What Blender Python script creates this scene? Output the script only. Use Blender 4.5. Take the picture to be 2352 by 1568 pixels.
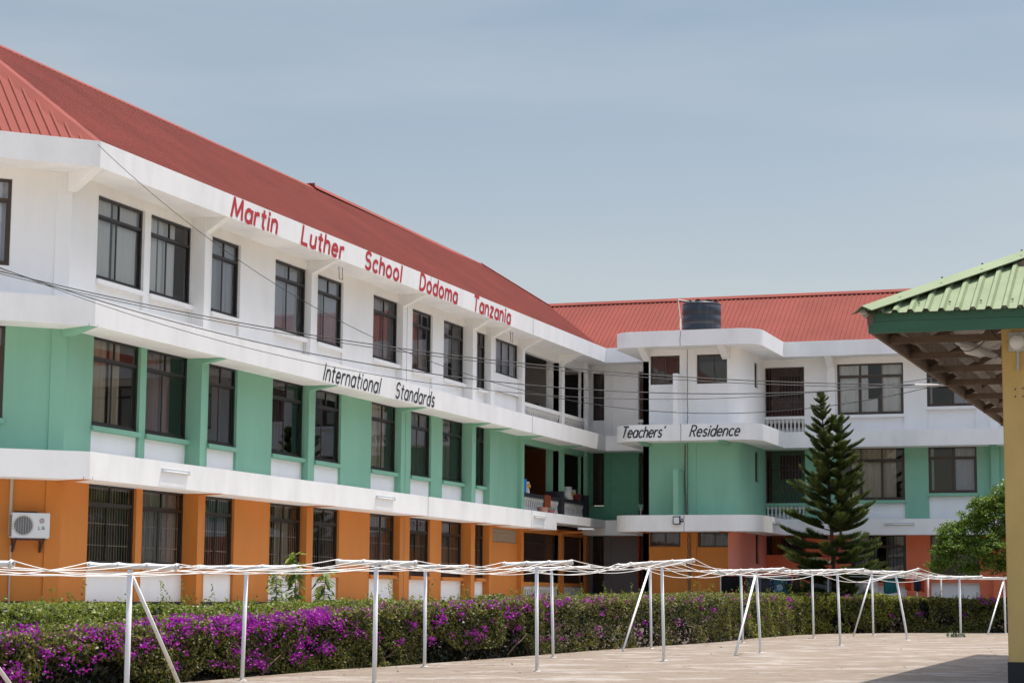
import bpy, bmesh, math, random
import numpy as np
from mathutils import Vector, Matrix

for o in list(bpy.data.objects): bpy.data.objects.remove(o)
scn = bpy.context.scene
COL = scn.collection
R = math.radians
Z0 = 1.6            # the geometry below is written relative to eye height; everything is lifted by this at the end

# ---------------------------------------------------------------- camera
yaw, pitch, roll = 0.3383185, 0.1256317, 0.0079784
cam = bpy.data.objects.new('camera', bpy.data.cameras.new('camera')); COL.objects.link(cam)
cam.data.sensor_width = 36.0; cam.data.lens = 4650.53/2352*36.0; cam.data.clip_end = 3000; cam.data.clip_start = .1
fw = Vector((-math.sin(yaw)*math.cos(pitch), math.cos(yaw)*math.cos(pitch), math.sin(pitch)))
rt = Vector((math.cos(yaw), math.sin(yaw), 0)); up = rt.cross(fw)
r2 = rt*math.cos(roll)+up*math.sin(roll); u2 = -rt*math.sin(roll)+up*math.cos(roll)
M4 = Matrix((r2, u2, -fw)).transposed().to_4x4(); M4.translation = (0, 0, Z0)
cam.matrix_world = M4; scn.camera = cam

# ---------------------------------------------------------------- sky, sun, exposure
SUN_EL, SUN_AZ = 73.0, 20.0      # azimuth measured from +y towards +x
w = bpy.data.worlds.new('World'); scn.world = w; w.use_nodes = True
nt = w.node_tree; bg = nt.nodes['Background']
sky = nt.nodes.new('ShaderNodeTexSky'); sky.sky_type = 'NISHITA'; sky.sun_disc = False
sky.sun_elevation = R(SUN_EL); sky.sun_rotation = R(SUN_AZ)
sky.altitude = 1100; sky.air_density = 1.0; sky.dust_density = 3.5; sky.ozone_density = 1.0
# hazy tropical sky: whitish and calmer low down, boosted above the view as added fill for shaded walls
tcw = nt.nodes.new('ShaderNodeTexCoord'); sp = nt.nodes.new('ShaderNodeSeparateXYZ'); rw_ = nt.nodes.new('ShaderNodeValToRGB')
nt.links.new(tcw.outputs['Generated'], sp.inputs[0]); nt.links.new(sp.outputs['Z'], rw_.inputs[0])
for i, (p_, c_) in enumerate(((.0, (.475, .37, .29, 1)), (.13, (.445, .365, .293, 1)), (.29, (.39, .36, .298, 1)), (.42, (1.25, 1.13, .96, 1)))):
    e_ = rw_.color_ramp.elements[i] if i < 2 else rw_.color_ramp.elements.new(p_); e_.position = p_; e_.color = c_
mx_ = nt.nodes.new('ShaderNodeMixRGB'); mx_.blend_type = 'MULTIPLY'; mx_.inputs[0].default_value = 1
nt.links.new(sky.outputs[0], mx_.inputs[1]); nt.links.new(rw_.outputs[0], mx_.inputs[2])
# faint, thin high haze streaks
mpw = nt.nodes.new('ShaderNodeMapping'); mpw.inputs['Scale'].default_value = (1.6, 1.6, 9); mpw.inputs['Rotation'].default_value = (.12, .2, 0)
nzw = nt.nodes.new('ShaderNodeTexNoise'); nzw.inputs['Scale'].default_value = 1.7; nzw.inputs['Detail'].default_value = 6; nzw.inputs['Roughness'].default_value = .5
rpw = nt.nodes.new('ShaderNodeValToRGB'); rpw.color_ramp.elements[0].position = .42; rpw.color_ramp.elements[0].color = (0, 0, 0, 1); rpw.color_ramp.elements[1].position = .8; rpw.color_ramp.elements[1].color = (.5, .5, .5, 1)
mxw = nt.nodes.new('ShaderNodeMixRGB'); mxw.inputs[2].default_value = (1.75, 1.82, 1.92, 1)
nt.links.new(tcw.outputs['Generated'], mpw.inputs[0]); nt.links.new(mpw.outputs[0], nzw.inputs[0]); nt.links.new(nzw.outputs[0], rpw.inputs[0])
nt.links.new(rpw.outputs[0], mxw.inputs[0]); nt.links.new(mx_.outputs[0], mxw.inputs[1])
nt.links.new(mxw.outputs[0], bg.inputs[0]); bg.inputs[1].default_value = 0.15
sl = bpy.data.lights.new('sun', 'SUN'); sl.energy = 2.45; sl.angle = R(0.5); sl.color = (1.0, .955, .9)
so = bpy.data.objects.new('sun', sl); COL.objects.link(so)
S = Vector((math.sin(R(SUN_AZ))*math.cos(R(SUN_EL)), math.cos(R(SUN_AZ))*math.cos(R(SUN_EL)), math.sin(R(SUN_EL))))
so.rotation_euler = S.to_track_quat('Z', 'Y').to_euler(); so.location = (0, 0, 40)
scn.view_settings.view_transform = 'Standard'; scn.view_settings.look = 'None'
scn.view_settings.exposure = 1.3; scn.view_settings.gamma = 1.0

# ---------------------------------------------------------------- materials
def sr(r, g, b):
    f = lambda c: (c/255/12.92) if c/255 <= .04045 else ((c/255+.055)/1.055)**2.4
    return (f(r), f(g), f(b), 1)
def mat(name, col, rough=.7, var=.0, scale=(3, 3, 3), bump=0, bscale=60, col2=None, metal=0, spec=.5, fac2=None, detail=5):
    m = bpy.data.materials.new(name); m.use_nodes = True; n = m.node_tree.nodes; l = m.node_tree.links
    b = n['Principled BSDF']; b.inputs['Roughness'].default_value = rough; b.inputs['Metallic'].default_value = metal
    b.inputs['Specular IOR Level'].default_value = spec
    col = tuple(col)[:3]+(1,); b.inputs['Base Color'].default_value = col
    if var or col2 or bump:
        tc = n.new('ShaderNodeTexCoord')
    if var or col2:
        mp = n.new('ShaderNodeMapping'); mp.inputs['Scale'].default_value = scale
        nz = n.new('ShaderNodeTexNoise'); nz.inputs['Detail'].default_value = detail; nz.inputs['Scale'].default_value = 1
        nz.inputs['Roughness'].default_value = .6
        rp = n.new('ShaderNodeValToRGB')
        a = fac2 or (.35, .7)
        rp.color_ramp.elements[0].position = a[0]; rp.color_ramp.elements[1].position = a[1]
        rp.color_ramp.elements[0].color = col
        c2 = tuple(col2)[:3]+(1,) if col2 else tuple(c*(1-var) for c in col[:3])+(1,)
        rp.color_ramp.elements[1].color = c2
        l.new(tc.outputs['Object'], mp.inputs[0]); l.new(mp.outputs[0], nz.inputs['Vector']); l.new(nz.outputs[0], rp.inputs[0])
        l.new(rp.outputs[0], b.inputs['Base Color'])
    if bump:
        nb = n.new('ShaderNodeTexNoise'); nb.inputs['Scale'].default_value = bscale; nb.inputs['Detail'].default_value = 4
        bp = n.new('ShaderNodeBump'); bp.inputs['Strength'].default_value = bump; bp.inputs['Distance'].default_value = .02
        l.new(tc.outputs['Object'], nb.inputs['Vector']); l.new(nb.outputs[0], bp.inputs['Height']); l.new(bp.outputs[0], b.inputs['Normal'])
    return m
def weather(m, amt=.16, scale=(2.6, 2.6, .42), lo=.50, hi=.80, tint=(.80, .76, .70)):
    n = m.node_tree.nodes; l = m.node_tree.links; b = n['Principled BSDF']; src = b.inputs['Base Color'].links[0].from_socket
    tc = n.new('ShaderNodeTexCoord'); mp = n.new('ShaderNodeMapping'); mp.inputs['Scale'].default_value = scale
    nz = n.new('ShaderNodeTexNoise'); nz.inputs['Scale'].default_value = 1; nz.inputs['Detail'].default_value = 7; nz.inputs['Roughness'].default_value = .65
    rp = n.new('ShaderNodeValToRGB'); rp.color_ramp.elements[0].position = lo; rp.color_ramp.elements[0].color = (1, 1, 1, 1); rp.color_ramp.elements[1].position = hi; rp.color_ramp.elements[1].color = tint+(1,)
    mx = n.new('ShaderNodeMixRGB'); mx.blend_type = 'MULTIPLY'; mx.inputs[0].default_value = amt*4
    l.new(tc.outputs['Object'], mp.inputs[0]); l.new(mp.outputs[0], nz.inputs['Vector']); l.new(nz.outputs[0], rp.inputs[0])
    l.new(src, mx.inputs[1]); l.new(rp.outputs[0], mx.inputs[2]); l.new(mx.outputs[0], b.inputs['Base Color']); return m
def leafmat(name, cols, trans=.35, rough=.5):
    m = bpy.data.materials.new(name); m.use_nodes = True; n = m.node_tree.nodes; l = m.node_tree.links
    b = n['Principled BSDF']; b.inputs['Roughness'].default_value = rough; b.inputs['Specular IOR Level'].default_value = .35
    g = n.new('ShaderNodeNewGeometry'); rp = n.new('ShaderNodeValToRGB')
    els = rp.color_ramp.elements
    while len(els) < len(cols): els.new(.5)
    for i, c in enumerate(cols): els[i].position = i/(len(cols)-1); els[i].color = tuple(c)[:3]+(1,)
    l.new(g.outputs['Random Per Island'], rp.inputs[0]); l.new(rp.outputs[0], b.inputs['Base Color'])
    t = n.new('ShaderNodeBsdfTranslucent'); mx = n.new('ShaderNodeMixShader'); mx.inputs[0].default_value = trans
    l.new(rp.outputs[0], t.inputs[0]); l.new(b.outputs[0], mx.inputs[1]); l.new(t.outputs[0], mx.inputs[2])
    l.new(mx.outputs[0], n['Material Output'].inputs[0])
    return m
def glassmat(name, tint, ior=1.6):
    m = bpy.data.materials.new(name); m.use_nodes = True; n = m.node_tree.nodes; l = m.node_tree.links
    n.remove(n['Principled BSDF'])
    t = n.new('ShaderNodeBsdfTransparent'); t.inputs[0].default_value = tint
    g = n.new('ShaderNodeBsdfGlossy'); g.inputs['Roughness'].default_value = .01; g.inputs[0].default_value = (.95, .97, 1, 1)
    f = n.new('ShaderNodeFresnel'); f.inputs[0].default_value = ior
    mx = n.new('ShaderNodeMixShader'); l.new(f.outputs[0], mx.inputs[0]); l.new(t.outputs[0], mx.inputs[1]); l.new(g.outputs[0], mx.inputs[2])
    l.new(mx.outputs[0], n['Material Output'].inputs[0]); return m

MW = mat('white_plaster', (.86, .84, .81), .85, var=.10, scale=(.9, .9, .35), bump=.12, bscale=45, fac2=(.42, .85))
MF = mat('white_fascia_plaster', (.88, .865, .84), .85, var=.16, scale=(1.1, 1.1, .45), bump=.22, bscale=22, fac2=(.45, .85), detail=8)
MG = mat('green_plaster', (.235, .475, .335), .8, var=.14, scale=(.8, .8, .3), bump=.1, bscale=45, fac2=(.4, .8))
MO = mat('orange_plaster', (.56, .19, .030), .8, var=.14, scale=(.8, .8, .35), bump=.1, bscale=45, fac2=(.4, .8))
MC = mat('coral_plaster', (.80, .20, .09), .8, var=.12, scale=(.8, .8, .35), bump=.1, bscale=45)
MP = mat('pink_bounce_plaster', (.78, .27, .20), .8, var=.12, scale=(.8, .8, .35), bump=.1, bscale=45)  # pink paints bounced sunlight's colour cast into the bay's curve and flank
MDB = mat('charcoal_paint', (.03, .032, .04), .6, var=.2)
for m_ in (MW, MF): weather(m_, .06)
for m_ in (MG, MO, MC, MP): weather(m_, .06)
MGREY = mat('grey_mauve_plaster_and_shade', (.22, .19, .185), .85, var=.1)
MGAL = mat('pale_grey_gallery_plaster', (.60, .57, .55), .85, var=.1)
MDG = mat('dark_green_paint_and_shade', (.11, .31, .2), .7, var=.1)
MFR = mat('bronze_frame', (.018, .014, .013), .4, var=.3)
MFR2 = mat('brown_frame', (.065, .042, .028), .45, var=.3)
MSASH = mat('sash_metal', (.012, .010, .010), .45)
GL = glassmat('window_glass', (.96, .965, .97, 1)); GLD = glassmat('tinted_window_glass', (.82, .79, .76, 1), 1.6)
MCURT = [mat('sheer_curtain', (.80, .79, .75), .9, var=.12, scale=(9, 9, .2)), mat('cream_curtain', (.66, .60, .48), .9, var=.2, scale=(9, 9, .2)),
         mat('grey_curtain', (.48, .49, .53), .9, var=.2, scale=(9, 9, .2)), mat('brown_curtain', (.12, .085, .075), .9, var=.3, scale=(9, 9, .2)),
         mat('pink_curtain', (.30, .22, .20), .9, var=.2, scale=(9, 9, .2))]
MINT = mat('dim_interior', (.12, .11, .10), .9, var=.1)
MGRILLE = mat('white_grille_paint', (.6, .58, .54), .6); MRGR = mat('red_brown_grille', (.09, .045, .04), .55)
MDGR = mat('dark_iron_grille', (.035, .024, .02), .55)
MDOOR = mat('dark_red_door', (.09, .018, .014), .6, var=.2)
MBAL = mat('baluster_plaster', (.68, .65, .61), .85, var=.15, bump=.1)
MROOF = mat('red_roof_sheet', (.25, .066, .050), .75, scale=(.5, .5, .5), col2=(.185, .052, .040), fac2=(.35, .75), spec=.06, detail=8)
MROOFD = mat('dark_ridge_gap', (.05, .014, .012), .8)
MRED = mat('red_lettering', (.50, .018, .025), .6, var=.1); MBLK = mat('black_lettering', (.02, .022, .026), .6)
MCRACK = mat('crack_dark', (.03, .03, .03), .95)  # near-black for cracks and joints
MPIPE = mat('white_pipe_paint', (.74, .73, .70), .55, scale=(9, 9, 4), col2=(.42, .36, .30), bump=.12, bscale=40, fac2=(.6, .85), detail=8)
MROPE = mat('white_rope', (.76, .74, .70), .8)
MCABLE = mat('black_cable', (.015, .015, .016), .6)
MGRN = mat('light_green_roof_sheet', (.20, .25, .135), .65, var=.2, scale=(1.5, 1.5, 1.5), spec=.15)
MGALV = mat('galvanised_underside', (.62, .60, .57), .55, var=.35, scale=(2, 2, 2))
MGRNB = mat('dark_green_board', (.022, .11, .055), .5, var=.25, scale=(1, 1, 8))
MWOOD = mat('weathered_timber', (.17, .12, .085), .8, var=.45, scale=(2.5, 2.5, 6), bump=.2, bscale=25)
MTAN = mat('ochre_plaster', (.60, .42, .15), .85, var=.15, scale=(2, 2, 1), bump=.25, bscale=60)
MSKIRT = mat('black_skirting_paint', (.012, .012, .014), .6, var=.2)
MTANK = mat('black_tank_plastic', (.012, .016, .022), .45, var=.4, scale=(14, 14, .5), col2=(.06, .075, .085), fac2=(.55, .8))
MSTEEL = mat('grey_metal', (.45, .46, .46), .4, metal=.3)
MACW = mat('appliance_white', (.62, .63, .63), .45, var=.06); MDARK = mat('dark_plastic', (.025, .024, .024), .5)
MRUST = mat('rusty_bracket', (.075, .03, .022), .8, var=.4, scale=(20, 20, 20))
MLAMP = mat('lamp_diffuser', (.72, .74, .76), .3)

# ---------------------------------------------------------------- helpers
def thing(name, label, cat, loc=(0, 0, 0), group=None):
    o = bpy.data.objects.new(name, None); COL.objects.link(o); o.location = loc; o.empty_display_size = .3
    o['label'] = label; o['category'] = cat
    if group: o['group'] = group
    return o
def wloc(o):
    v = Vector((0, 0, 0))
    while o: v += o.location; o = o.parent
    return v
def obj(name, bm, m, parent=None, smooth=False, label=None, recalc=True):
    """bm in relative world coordinates -> one mesh object, origin at its parent's origin"""
    if recalc: bmesh.ops.recalc_face_normals(bm, faces=bm.faces)
    if parent: bmesh.ops.translate(bm, verts=bm.verts, vec=-wloc(parent))
    me = bpy.data.meshes.new(name); bm.to_mesh(me); bm.free()
    for mm in (m if isinstance(m, (list, tuple)) else [m]): me.materials.append(mm)
    if smooth: me.polygons.foreach_set('use_smooth', [True]*len(me.polygons))
    o = bpy.data.objects.new(name, me); COL.objects.link(o); o.parent = parent
    if label: o['label'] = label
    return o
def tag(o, label, cat, group=None):
    o['label'] = label; o['category'] = cat
    if group: o['group'] = group
    return o
def centre(o):
    """put the origin of a top-level mesh at its base centre"""
    me = o.data; n = len(me.vertices); a = np.empty(n*3); me.vertices.foreach_get('co', a); a = a.reshape(-1, 3)
    c = np.array([a[:, 0].mean(), a[:, 1].mean(), a[:, 2].min()]); a -= c; me.vertices.foreach_set('co', a.ravel()); o.location = c
    return o
def struct(name, bm, m):
    o = obj(name, bm, m); o['kind'] = 'structure'; return o

def box(bm, x0, x1, y0, y1, z0, z1):
    v = [bm.verts.new((x, y, z)) for x in (x0, x1) for y in (y0, y1) for z in (z0, z1)]
    for f in ((0, 1, 3, 2), (4, 6, 7, 5), (0, 4, 5, 1), (2, 3, 7, 6), (0, 2, 6, 4), (1, 5, 7, 3)): bm.faces.new([v[i] for i in f])
class Fr:
    """a wall frame: s along the wall, d outward, z up"""
    def __init__(s, P, u, n): s.P, s.u, s.n = Vector(P), Vector(u), Vector(n)
    def __call__(s, a, d, z): return s.P+s.u*a+s.n*d+Vector((0, 0, z))
def fbox(bm, F, s0, s1, d0, d1, z0, z1):
    v = [bm.verts.new(F(a, d, z)) for a in (s0, s1) for d in (d0, d1) for z in (z0, z1)]
    for f in ((0, 1, 3, 2), (4, 6, 7, 5), (0, 4, 5, 1), (2, 3, 7, 6), (0, 2, 6, 4), (1, 5, 7, 3)): bm.faces.new([v[i] for i in f])
def prism(bm, pts, vec):
    vec = Vector(vec); a = [bm.verts.new(p) for p in pts]; b = [bm.verts.new(Vector(p)+vec) for p in pts]; n = len(pts)
    bm.faces.new(a); bm.faces.new(b[::-1])
    for i in range(n): bm.faces.new((a[i], a[(i+1) % n], b[(i+1) % n], b[i]))
def tube(bm, pts, r, n=8, cap=True, r1=None):
    pts = [Vector(p) for p in pts]; rings = []
    for i, p in enumerate(pts):
        t = (pts[min(i+1, len(pts)-1)]-pts[max(i-1, 0)]).normalized()
        a = t.cross(Vector((0, 0, 1)) if abs(t.z) < .95 else Vector((1, 0, 0))).normalized(); b = t.cross(a)
        rr = r if r1 is None else r+(r1-r)*i/(len(pts)-1)
        rings.append([bm.verts.new(p+a*rr*math.cos(2*math.pi*k/n)+b*rr*math.sin(2*math.pi*k/n)) for k in range(n)])
    for A, B in zip(rings, rings[1:]):
        for k in range(n): bm.faces.new((A[k], A[(k+1) % n], B[(k+1) % n], B[k]))
    if cap: bm.faces.new(rings[0][::-1]); bm.faces.new(rings[-1])
def lathe(bm, c, prof, n=12):
    c = Vector(c); rings = [[bm.verts.new(c+Vector((r*math.cos(2*math.pi*k/n), r*math.sin(2*math.pi*k/n), z))) for k in range(n)] for r, z in prof]
    for A, B in zip(rings, rings[1:]):
        for k in range(n): bm.faces.new((A[k], A[(k+1) % n], B[(k+1) % n], B[k]))
    bm.faces.new(rings[0][::-1]); bm.faces.new(rings[-1])
def NB(): return bmesh.new()
def wall(F, s0, s1, z0, z1, ops, t=.22):
    """wall slab with rectangular openings, faces d=0 and d=-t"""
    bm = NB(); ss = sorted({s0, s1, *[v for o in ops for v in o[:2]]}); zs = sorted({z0, z1, *[v for o in ops for v in o[2:]]})
    ss = [v for v in ss if s0 <= v <= s1]; zs = [v for v in zs if z0 <= v <= z1]
    op = lambda i, k: any(o[0]-1e-6 <= ss[i] and ss[i+1] <= o[1]+1e-6 and o[2]-1e-6 <= zs[k] and zs[k+1] <= o[3]+1e-6 for o in ops) if 0 <= i < len(ss)-1 and 0 <= k < len(zs)-1 else True
    V = {}
    def vt(i, d, k):
        if (i, d, k) not in V: V[i, d, k] = bm.verts.new(F(ss[i], -t*d, zs[k]))
        return V[i, d, k]
    for i in range(len(ss)-1):
        for k in range(len(zs)-1):
            if op(i, k): continue
            bm.faces.new((vt(i, 0, k), vt(i+1, 0, k), vt(i+1, 0, k+1), vt(i, 0, k+1)))
            bm.faces.new((vt(i, 1, k), vt(i, 1, k+1), vt(i+1, 1, k+1), vt(i+1, 1, k)))
            if op(i-1, k): bm.faces.new((vt(i, 0, k), vt(i, 0, k+1), vt(i, 1, k+1), vt(i, 1, k)))
            if op(i+1, k): bm.faces.new((vt(i+1, 0, k), vt(i+1, 1, k), vt(i+1, 1, k+1), vt(i+1, 0, k+1)))
            if op(i, k-1): bm.faces.new((vt(i, 0, k), vt(i, 1, k), vt(i+1, 1, k), vt(i+1, 0, k)))
            if op(i, k+1): bm.faces.new((vt(i, 0, k+1), vt(i+1, 0, k+1), vt(i+1, 1, k+1), vt(i, 1, k+1)))
    return bm

rnd = random.Random(7)
def curtain_bm(F, segs, d, z0, z1):
    bm = NB()
    for s0, s1 in segs:
        n = max(6, int((s1-s0)/.045)); ph = rnd.uniform(0, 6); k = rnd.uniform(24, 38)
        prev = None
        for i in range(n+1):
            s = s0+(s1-s0)*i/n; dd = d+.030*math.sin(k*s+ph)+.012*math.sin(2.3*k*s)
            cur = (bm.verts.new(F(s, dd, z0)), bm.verts.new(F(s, dd+.004, z1)))
            if prev: bm.faces.new((prev[0], cur[0], cur[1], prev[1]))
            prev = cur
    return bm
def window(par, F, s0, s1, z0, z1, kind='std', cm=None, cseg=None, sill=None, grille=None, fm=None, glass=None, dd=-.07, seed=0, sash=.47, lowmul=None):
    """frame (part) > pane, sash, curtain, sill, grille (sub-parts)"""
    fm = fm or MFR; b = NB(); fw_, ft = .065, .05; d0, d1 = dd-ft, dd
    W, H = s1-s0, z1-z0
    fbox(b, F, s0, s1, d0, d1, z1-fw_, z1); fbox(b, F, s0, s1, d0, d1, z0, z0+fw_)
    fbox(b, F, s0, s0+fw_, d0, d1, z0+fw_, z1-fw_); fbox(b, F, s1-fw_, s1, d0, d1, z0+fw_, z1-fw_)
    a, c, lo, hi = s0+fw_, s1-fw_, z0+fw_, z1-fw_
    panes = NB(); sb = NB()
    def q(pb, x0, x1, y0, y1, d):
        pb.faces.new([pb.verts.new(F(*p)) for p in ((x0, d, y0), (x1, d, y0), (x1, d, y1), (x0, d, y1))])
    if kind == 'std':
        tz = z0+H*.76
        fbox(b, F, a, c, d0, d1-.002, tz-.035, tz+.035)
        ms = lowmul or [sash]
        tops = [.5] if len(ms) == 1 else ms
        xs = [a]+[s0+W*t for t in tops]+[c]
        for t in tops: fbox(b, F, s0+W*t-.02, s0+W*t+.02, d0+.002, d1-.004, tz+.035, hi)
        for x0, x1 in zip(xs, xs[1:]): q(panes, x0+.02, x1-.02, tz+.035, hi, dd-.025)
        xs = [a]+[s0+W*t for t in ms]+[c]
        for i, (x0, x1) in enumerate(zip(xs, xs[1:])):
            do = dd-.015-.022*(i % 2)
            q(panes, x0+.03, x1-.03, lo+.03, tz-.065, do-.008)
            for g in ((x0, x1, lo, lo+.04), (x0, x1, tz-.07, tz-.035)): fbox(sb, F, g[0], g[1], do-.018, do, g[2], g[3])
            for g in ((x0, x0+.038), (x1-.05, x1)): fbox(sb, F, g[0], g[1], do-.018, do, lo+.04, tz-.07)
    else:
        n = int(kind); xs = [a+(c-a)*i/n for i in range(n+1)]
        for x in xs[1:-1]: fbox(b, F, x-.022, x+.022, d0, d1-.003, lo, hi)
        for x0, x1 in zip(xs, xs[1:]): q(panes, x0+.015, x1-.015, lo, hi, dd-.025)
    fr = obj('window', b, fm, par)
    obj('pane', panes, glass or GL, fr, recalc=False)
    if len(sb.faces): obj('sash', sb, fm if fm is not MFR else MSASH, fr)
    else: sb.free()
    if cm is not None:
        segs = cseg or [(0, 1)]
        obj('curtain', curtain_bm(F, [(s0+W*p, s0+W*r) for p, r in segs], dd-.125, z0+.03, z1-.02), cm, fr, smooth=True, recalc=False)
    if grille:
        g = NB(); n = int(W/.115)
        for i in range(1, n): fbox(g, F, s0+W*i/n-.007, s0+W*i/n+.007, dd-.085, dd-.072, lo, hi)
        for zz in (z0+H*.25, z0+H*.52, z0+H*.74): fbox(g, F, a, c, dd-.072, dd-.062, zz-.01, zz+.01)
        obj('security_grille', g, grille, fr)
    if sill:
        s_ = NB(); fbox(s_, F, s0-.02, s1+.03, -.05, .07, z0-.115, z0-.01); obj('sill', s_, sill, fr)
    return fr
def panel(par, F, s0, s1, z0, z1, m=None):
    b = NB(); fbox(b, F, s0, s1, -.12, -.07, z0, z1); return obj('spandrel_panel', b, m or MW, par, label='white recessed panel below a window')
def slab(bm, pts, z0, z1):
    prism(bm, [(x, y, z0) for x, y in pts], (0, 0, z1-z0))

# corrugated sheet on a sloping plane, clipped by planes (point, normal; the side the normal points to is cut away)
def corrugated(O, along, ups, L, run, pitch, h, clips, prof=(.0, .18, .28, .52, .62)):
    O, along, ups = Vector(O), Vector(along).normalized(), Vector(ups).normalized(); nn = along.cross(ups)
    if nn.z < 0: nn = -nn
    bm = NB(); row = []
    n = int(L/pitch)+1
    for i in range(n):
        for f, hh in ((prof[1], 0), (prof[2], h), (prof[3], h), (prof[4], 0)):
            row.append((i+f)*pitch); row.append(hh)
    prev = None
    for k in range(0, len(row), 2):
        p = O+along*row[k]+nn*row[k+1]; cur = (bm.verts.new(p), bm.verts.new(p+ups*run))
        if prev: bm.faces.new((prev[0], cur[0], cur[1], prev[1]))
        prev = cur
    for co, no in clips:
        bmesh.ops.bisect_plane(bm, geom=bm.verts[:]+bm.edges[:]+bm.faces[:], plane_co=co, plane_no=no, clear_outer=True)
    return bm
def cap_strip(bm, A, B, w1, w2, drop1, drop2, t=.004):
    """ridge/hip capping: two wings either side of line A-B; w vectors horizontal, dropping"""
    A, B = Vector(A), Vector(B)
    for wv, dr in ((Vector(w1), drop1), (Vector(w2), drop2)):
        q = [A, B, B+wv-Vector((0, 0, dr)), A+wv-Vector((0, 0, dr))]
        prism(bm, q, (0, 0, .012))

# stroke lettering --------------------------------------------------------------
def arc(cx, cy, rx, ry, a0, a1, n=12): return [(cx+rx*math.cos(R(a0+(a1-a0)*i/n)), cy+ry*math.sin(R(a0+(a1-a0)*i/n))) for i in range(n+1)]
XH = .66
GLY = {   # width, strokes (cap height 1)
 'M': (.72, [[(0, 0), (.08, 1), (.36, .12), (.64, 1), (.72, 0)]]),
 'a': (.44, [arc(.22, .33, .22, .33, 0, 360, 20), [(.44, 0), (.44, XH)]]),
 'r': (.26, [[(0, 0), (0, XH)], [(0, .4)]+arc(.2, .4, .2, .24, 160, 70, 6)]),
 't': (.26, [[(.12, .92), (.12, .14)]+arc(.22, .14, .10, .14, 180, 280, 5), [(-.02, XH), (.28, XH)]]),
 'i': (.06, [[(.03, 0), (.03, XH)], [(.03, .84), (.03, .95)]]),
 'n': (.38, [[(0, 0), (0, XH)], [(0, .40)]+arc(.19, .42, .19, .24, 170, 0, 9)+[(.38, 0)]]),
 'L': (.42, [[(0, 1), (0, 0), (.42, 0)]]),
 'u': (.38, [[(0, XH), (0, .24)]+arc(.19, .24, .19, .24, 180, 350, 9), [(.38, 0), (.38, XH)]]),
 'h': (.38, [[(0, 0), (0, 1)], [(0, .40)]+arc(.19, .42, .19, .24, 170, 0, 9)+[(.38, 0)]]),
 'e': (.42, [[(.01, .35), (.42, .35)]+arc(.21, .33, .21, .33, 5, 315, 18)]),
 'S': (.46, [arc(.23, .75, .21, .25, 30, 250, 12)+arc(.23, .26, .22, .26, 80, -150, 14)]),
 'c': (.38, [arc(.22, .33, .21, .33, 45, 315, 16)]),
 'o': (.44, [arc(.22, .33, .22, .33, 0, 360, 20)]),
 'l': (.06, [[(.03, 0), (.03, 1)]]),
 'D': (.50, [[(0, 0), (0, 1), (.16, 1)]+arc(.16, .5, .34, .5, 90, -90, 14)+[(0, 0)]]),
 'd': (.44, [arc(.22, .33, .22, .33, 0, 360, 20), [(.44, 0), (.44, 1)]]),
 'm': (.66, [[(0, 0), (0, XH)], [(0, .42)]+arc(.165, .44, .165, .22, 170, 0, 8)+[(.33, 0)], [(.33, .42)]+arc(.495, .44, .165, .22, 170, 0, 8)+[(.66, 0)]]),
 'T': (.50, [[(.25, 0), (.25, 1)], [(0, 1), (.5, 1)]]),
 'z': (.36, [[(0, XH), (.36, XH), (0, 0), (.36, 0)]]),
 'I': (.06, [[(.03, 0), (.03, 1)]]),
 's': (.34, [arc(.17, .49, .15, .17, 35, 250, 9)+arc(.17, .17, .16, .17, 80, -150, 10)]),
 'R': (.48, [[(0, 0), (0, 1), (.22, 1)]+arc(.22, .75, .22, .25, 90, -90, 10)+[(0, .5)], [(.2, .5), (.48, 0)]]),
 "'": (.08, [[(.06, 1.0), (.02, .82)]]),
 'G': (.60, [arc(.30, .5, .30, .5, 45, 340, 18)+[(.60, .45), (.34, .45)]]),
}
def text_bm(F, word, s0, s1, zb, zt, stroke, shear, gap=.20, d=.004, zb2=None, zt2=None):
    H = zt-zb; tw = sum(GLY[c][0] for c in word)+gap*(len(word)-1); sx = (s1-s0)/(tw+shear); bm = NB(); x = 0; k = 0
    def P(px, py, dz):
        s = s0+(px+shear*py)*sx; return F(s, dz, zb+py*H)
    hw = stroke/2
    for c in word:
        W, strokes = GLY[c]
        for st in strokes:
            k += 1; dz = d+.0012*(k % 5)
            pts = [Vector((s0+(x+px+shear*py)*sx, zb+py*H)) for px, py in st]
            for A, B in zip(pts, pts[1:]):
                if (B-A).length < 1e-5: continue
                t = (B-A).normalized(); n = Vector((-t.y, t.x))*hw; e = t*hw*.45; dz += .00023
                bm.faces.new([bm.verts.new(F(p.x, dz, p.y)) for p in (A-n-e, B-n+e, B+n+e, A+n-e)])
        x += W+gap
    return bm

# ---------------------------------------------------------------- layout numbers (relative to eye)
XE, YC, YE = -22.45, 37.17, 74.8
zR, zRb, zM, zMb, zG, zGb = 9.62, 9.05, 6.22, 5.63, 2.97, 2.39
XW, YW = XE-.9, 75.7
GB = -.22                                        # ground level at the buildings
FL = Fr((XW, 0, 0), (0, 1, 0), (1, 0, 0))         # main front, s = y
q2 = .70710678
IC = Vector((XW, YC+.414*.9, 0))
FC = Fr(IC, (-q2, -q2, 0), (q2, -q2, 0))          # chamfered end
FR = Fr((0, YW, 0), (1, 0, 0), (0, -1, 0))        # residence wall, s = x
YB, XBR, XBL = 71.4, -16.4, -20.0
FB = Fr((0, YB, 0), (1, 0, 0), (0, -1, 0))        # bay front
FBS = Fr((XBR, 0, 0), (0, 1, 0), (1, 0, 0))       # bay flank

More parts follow.
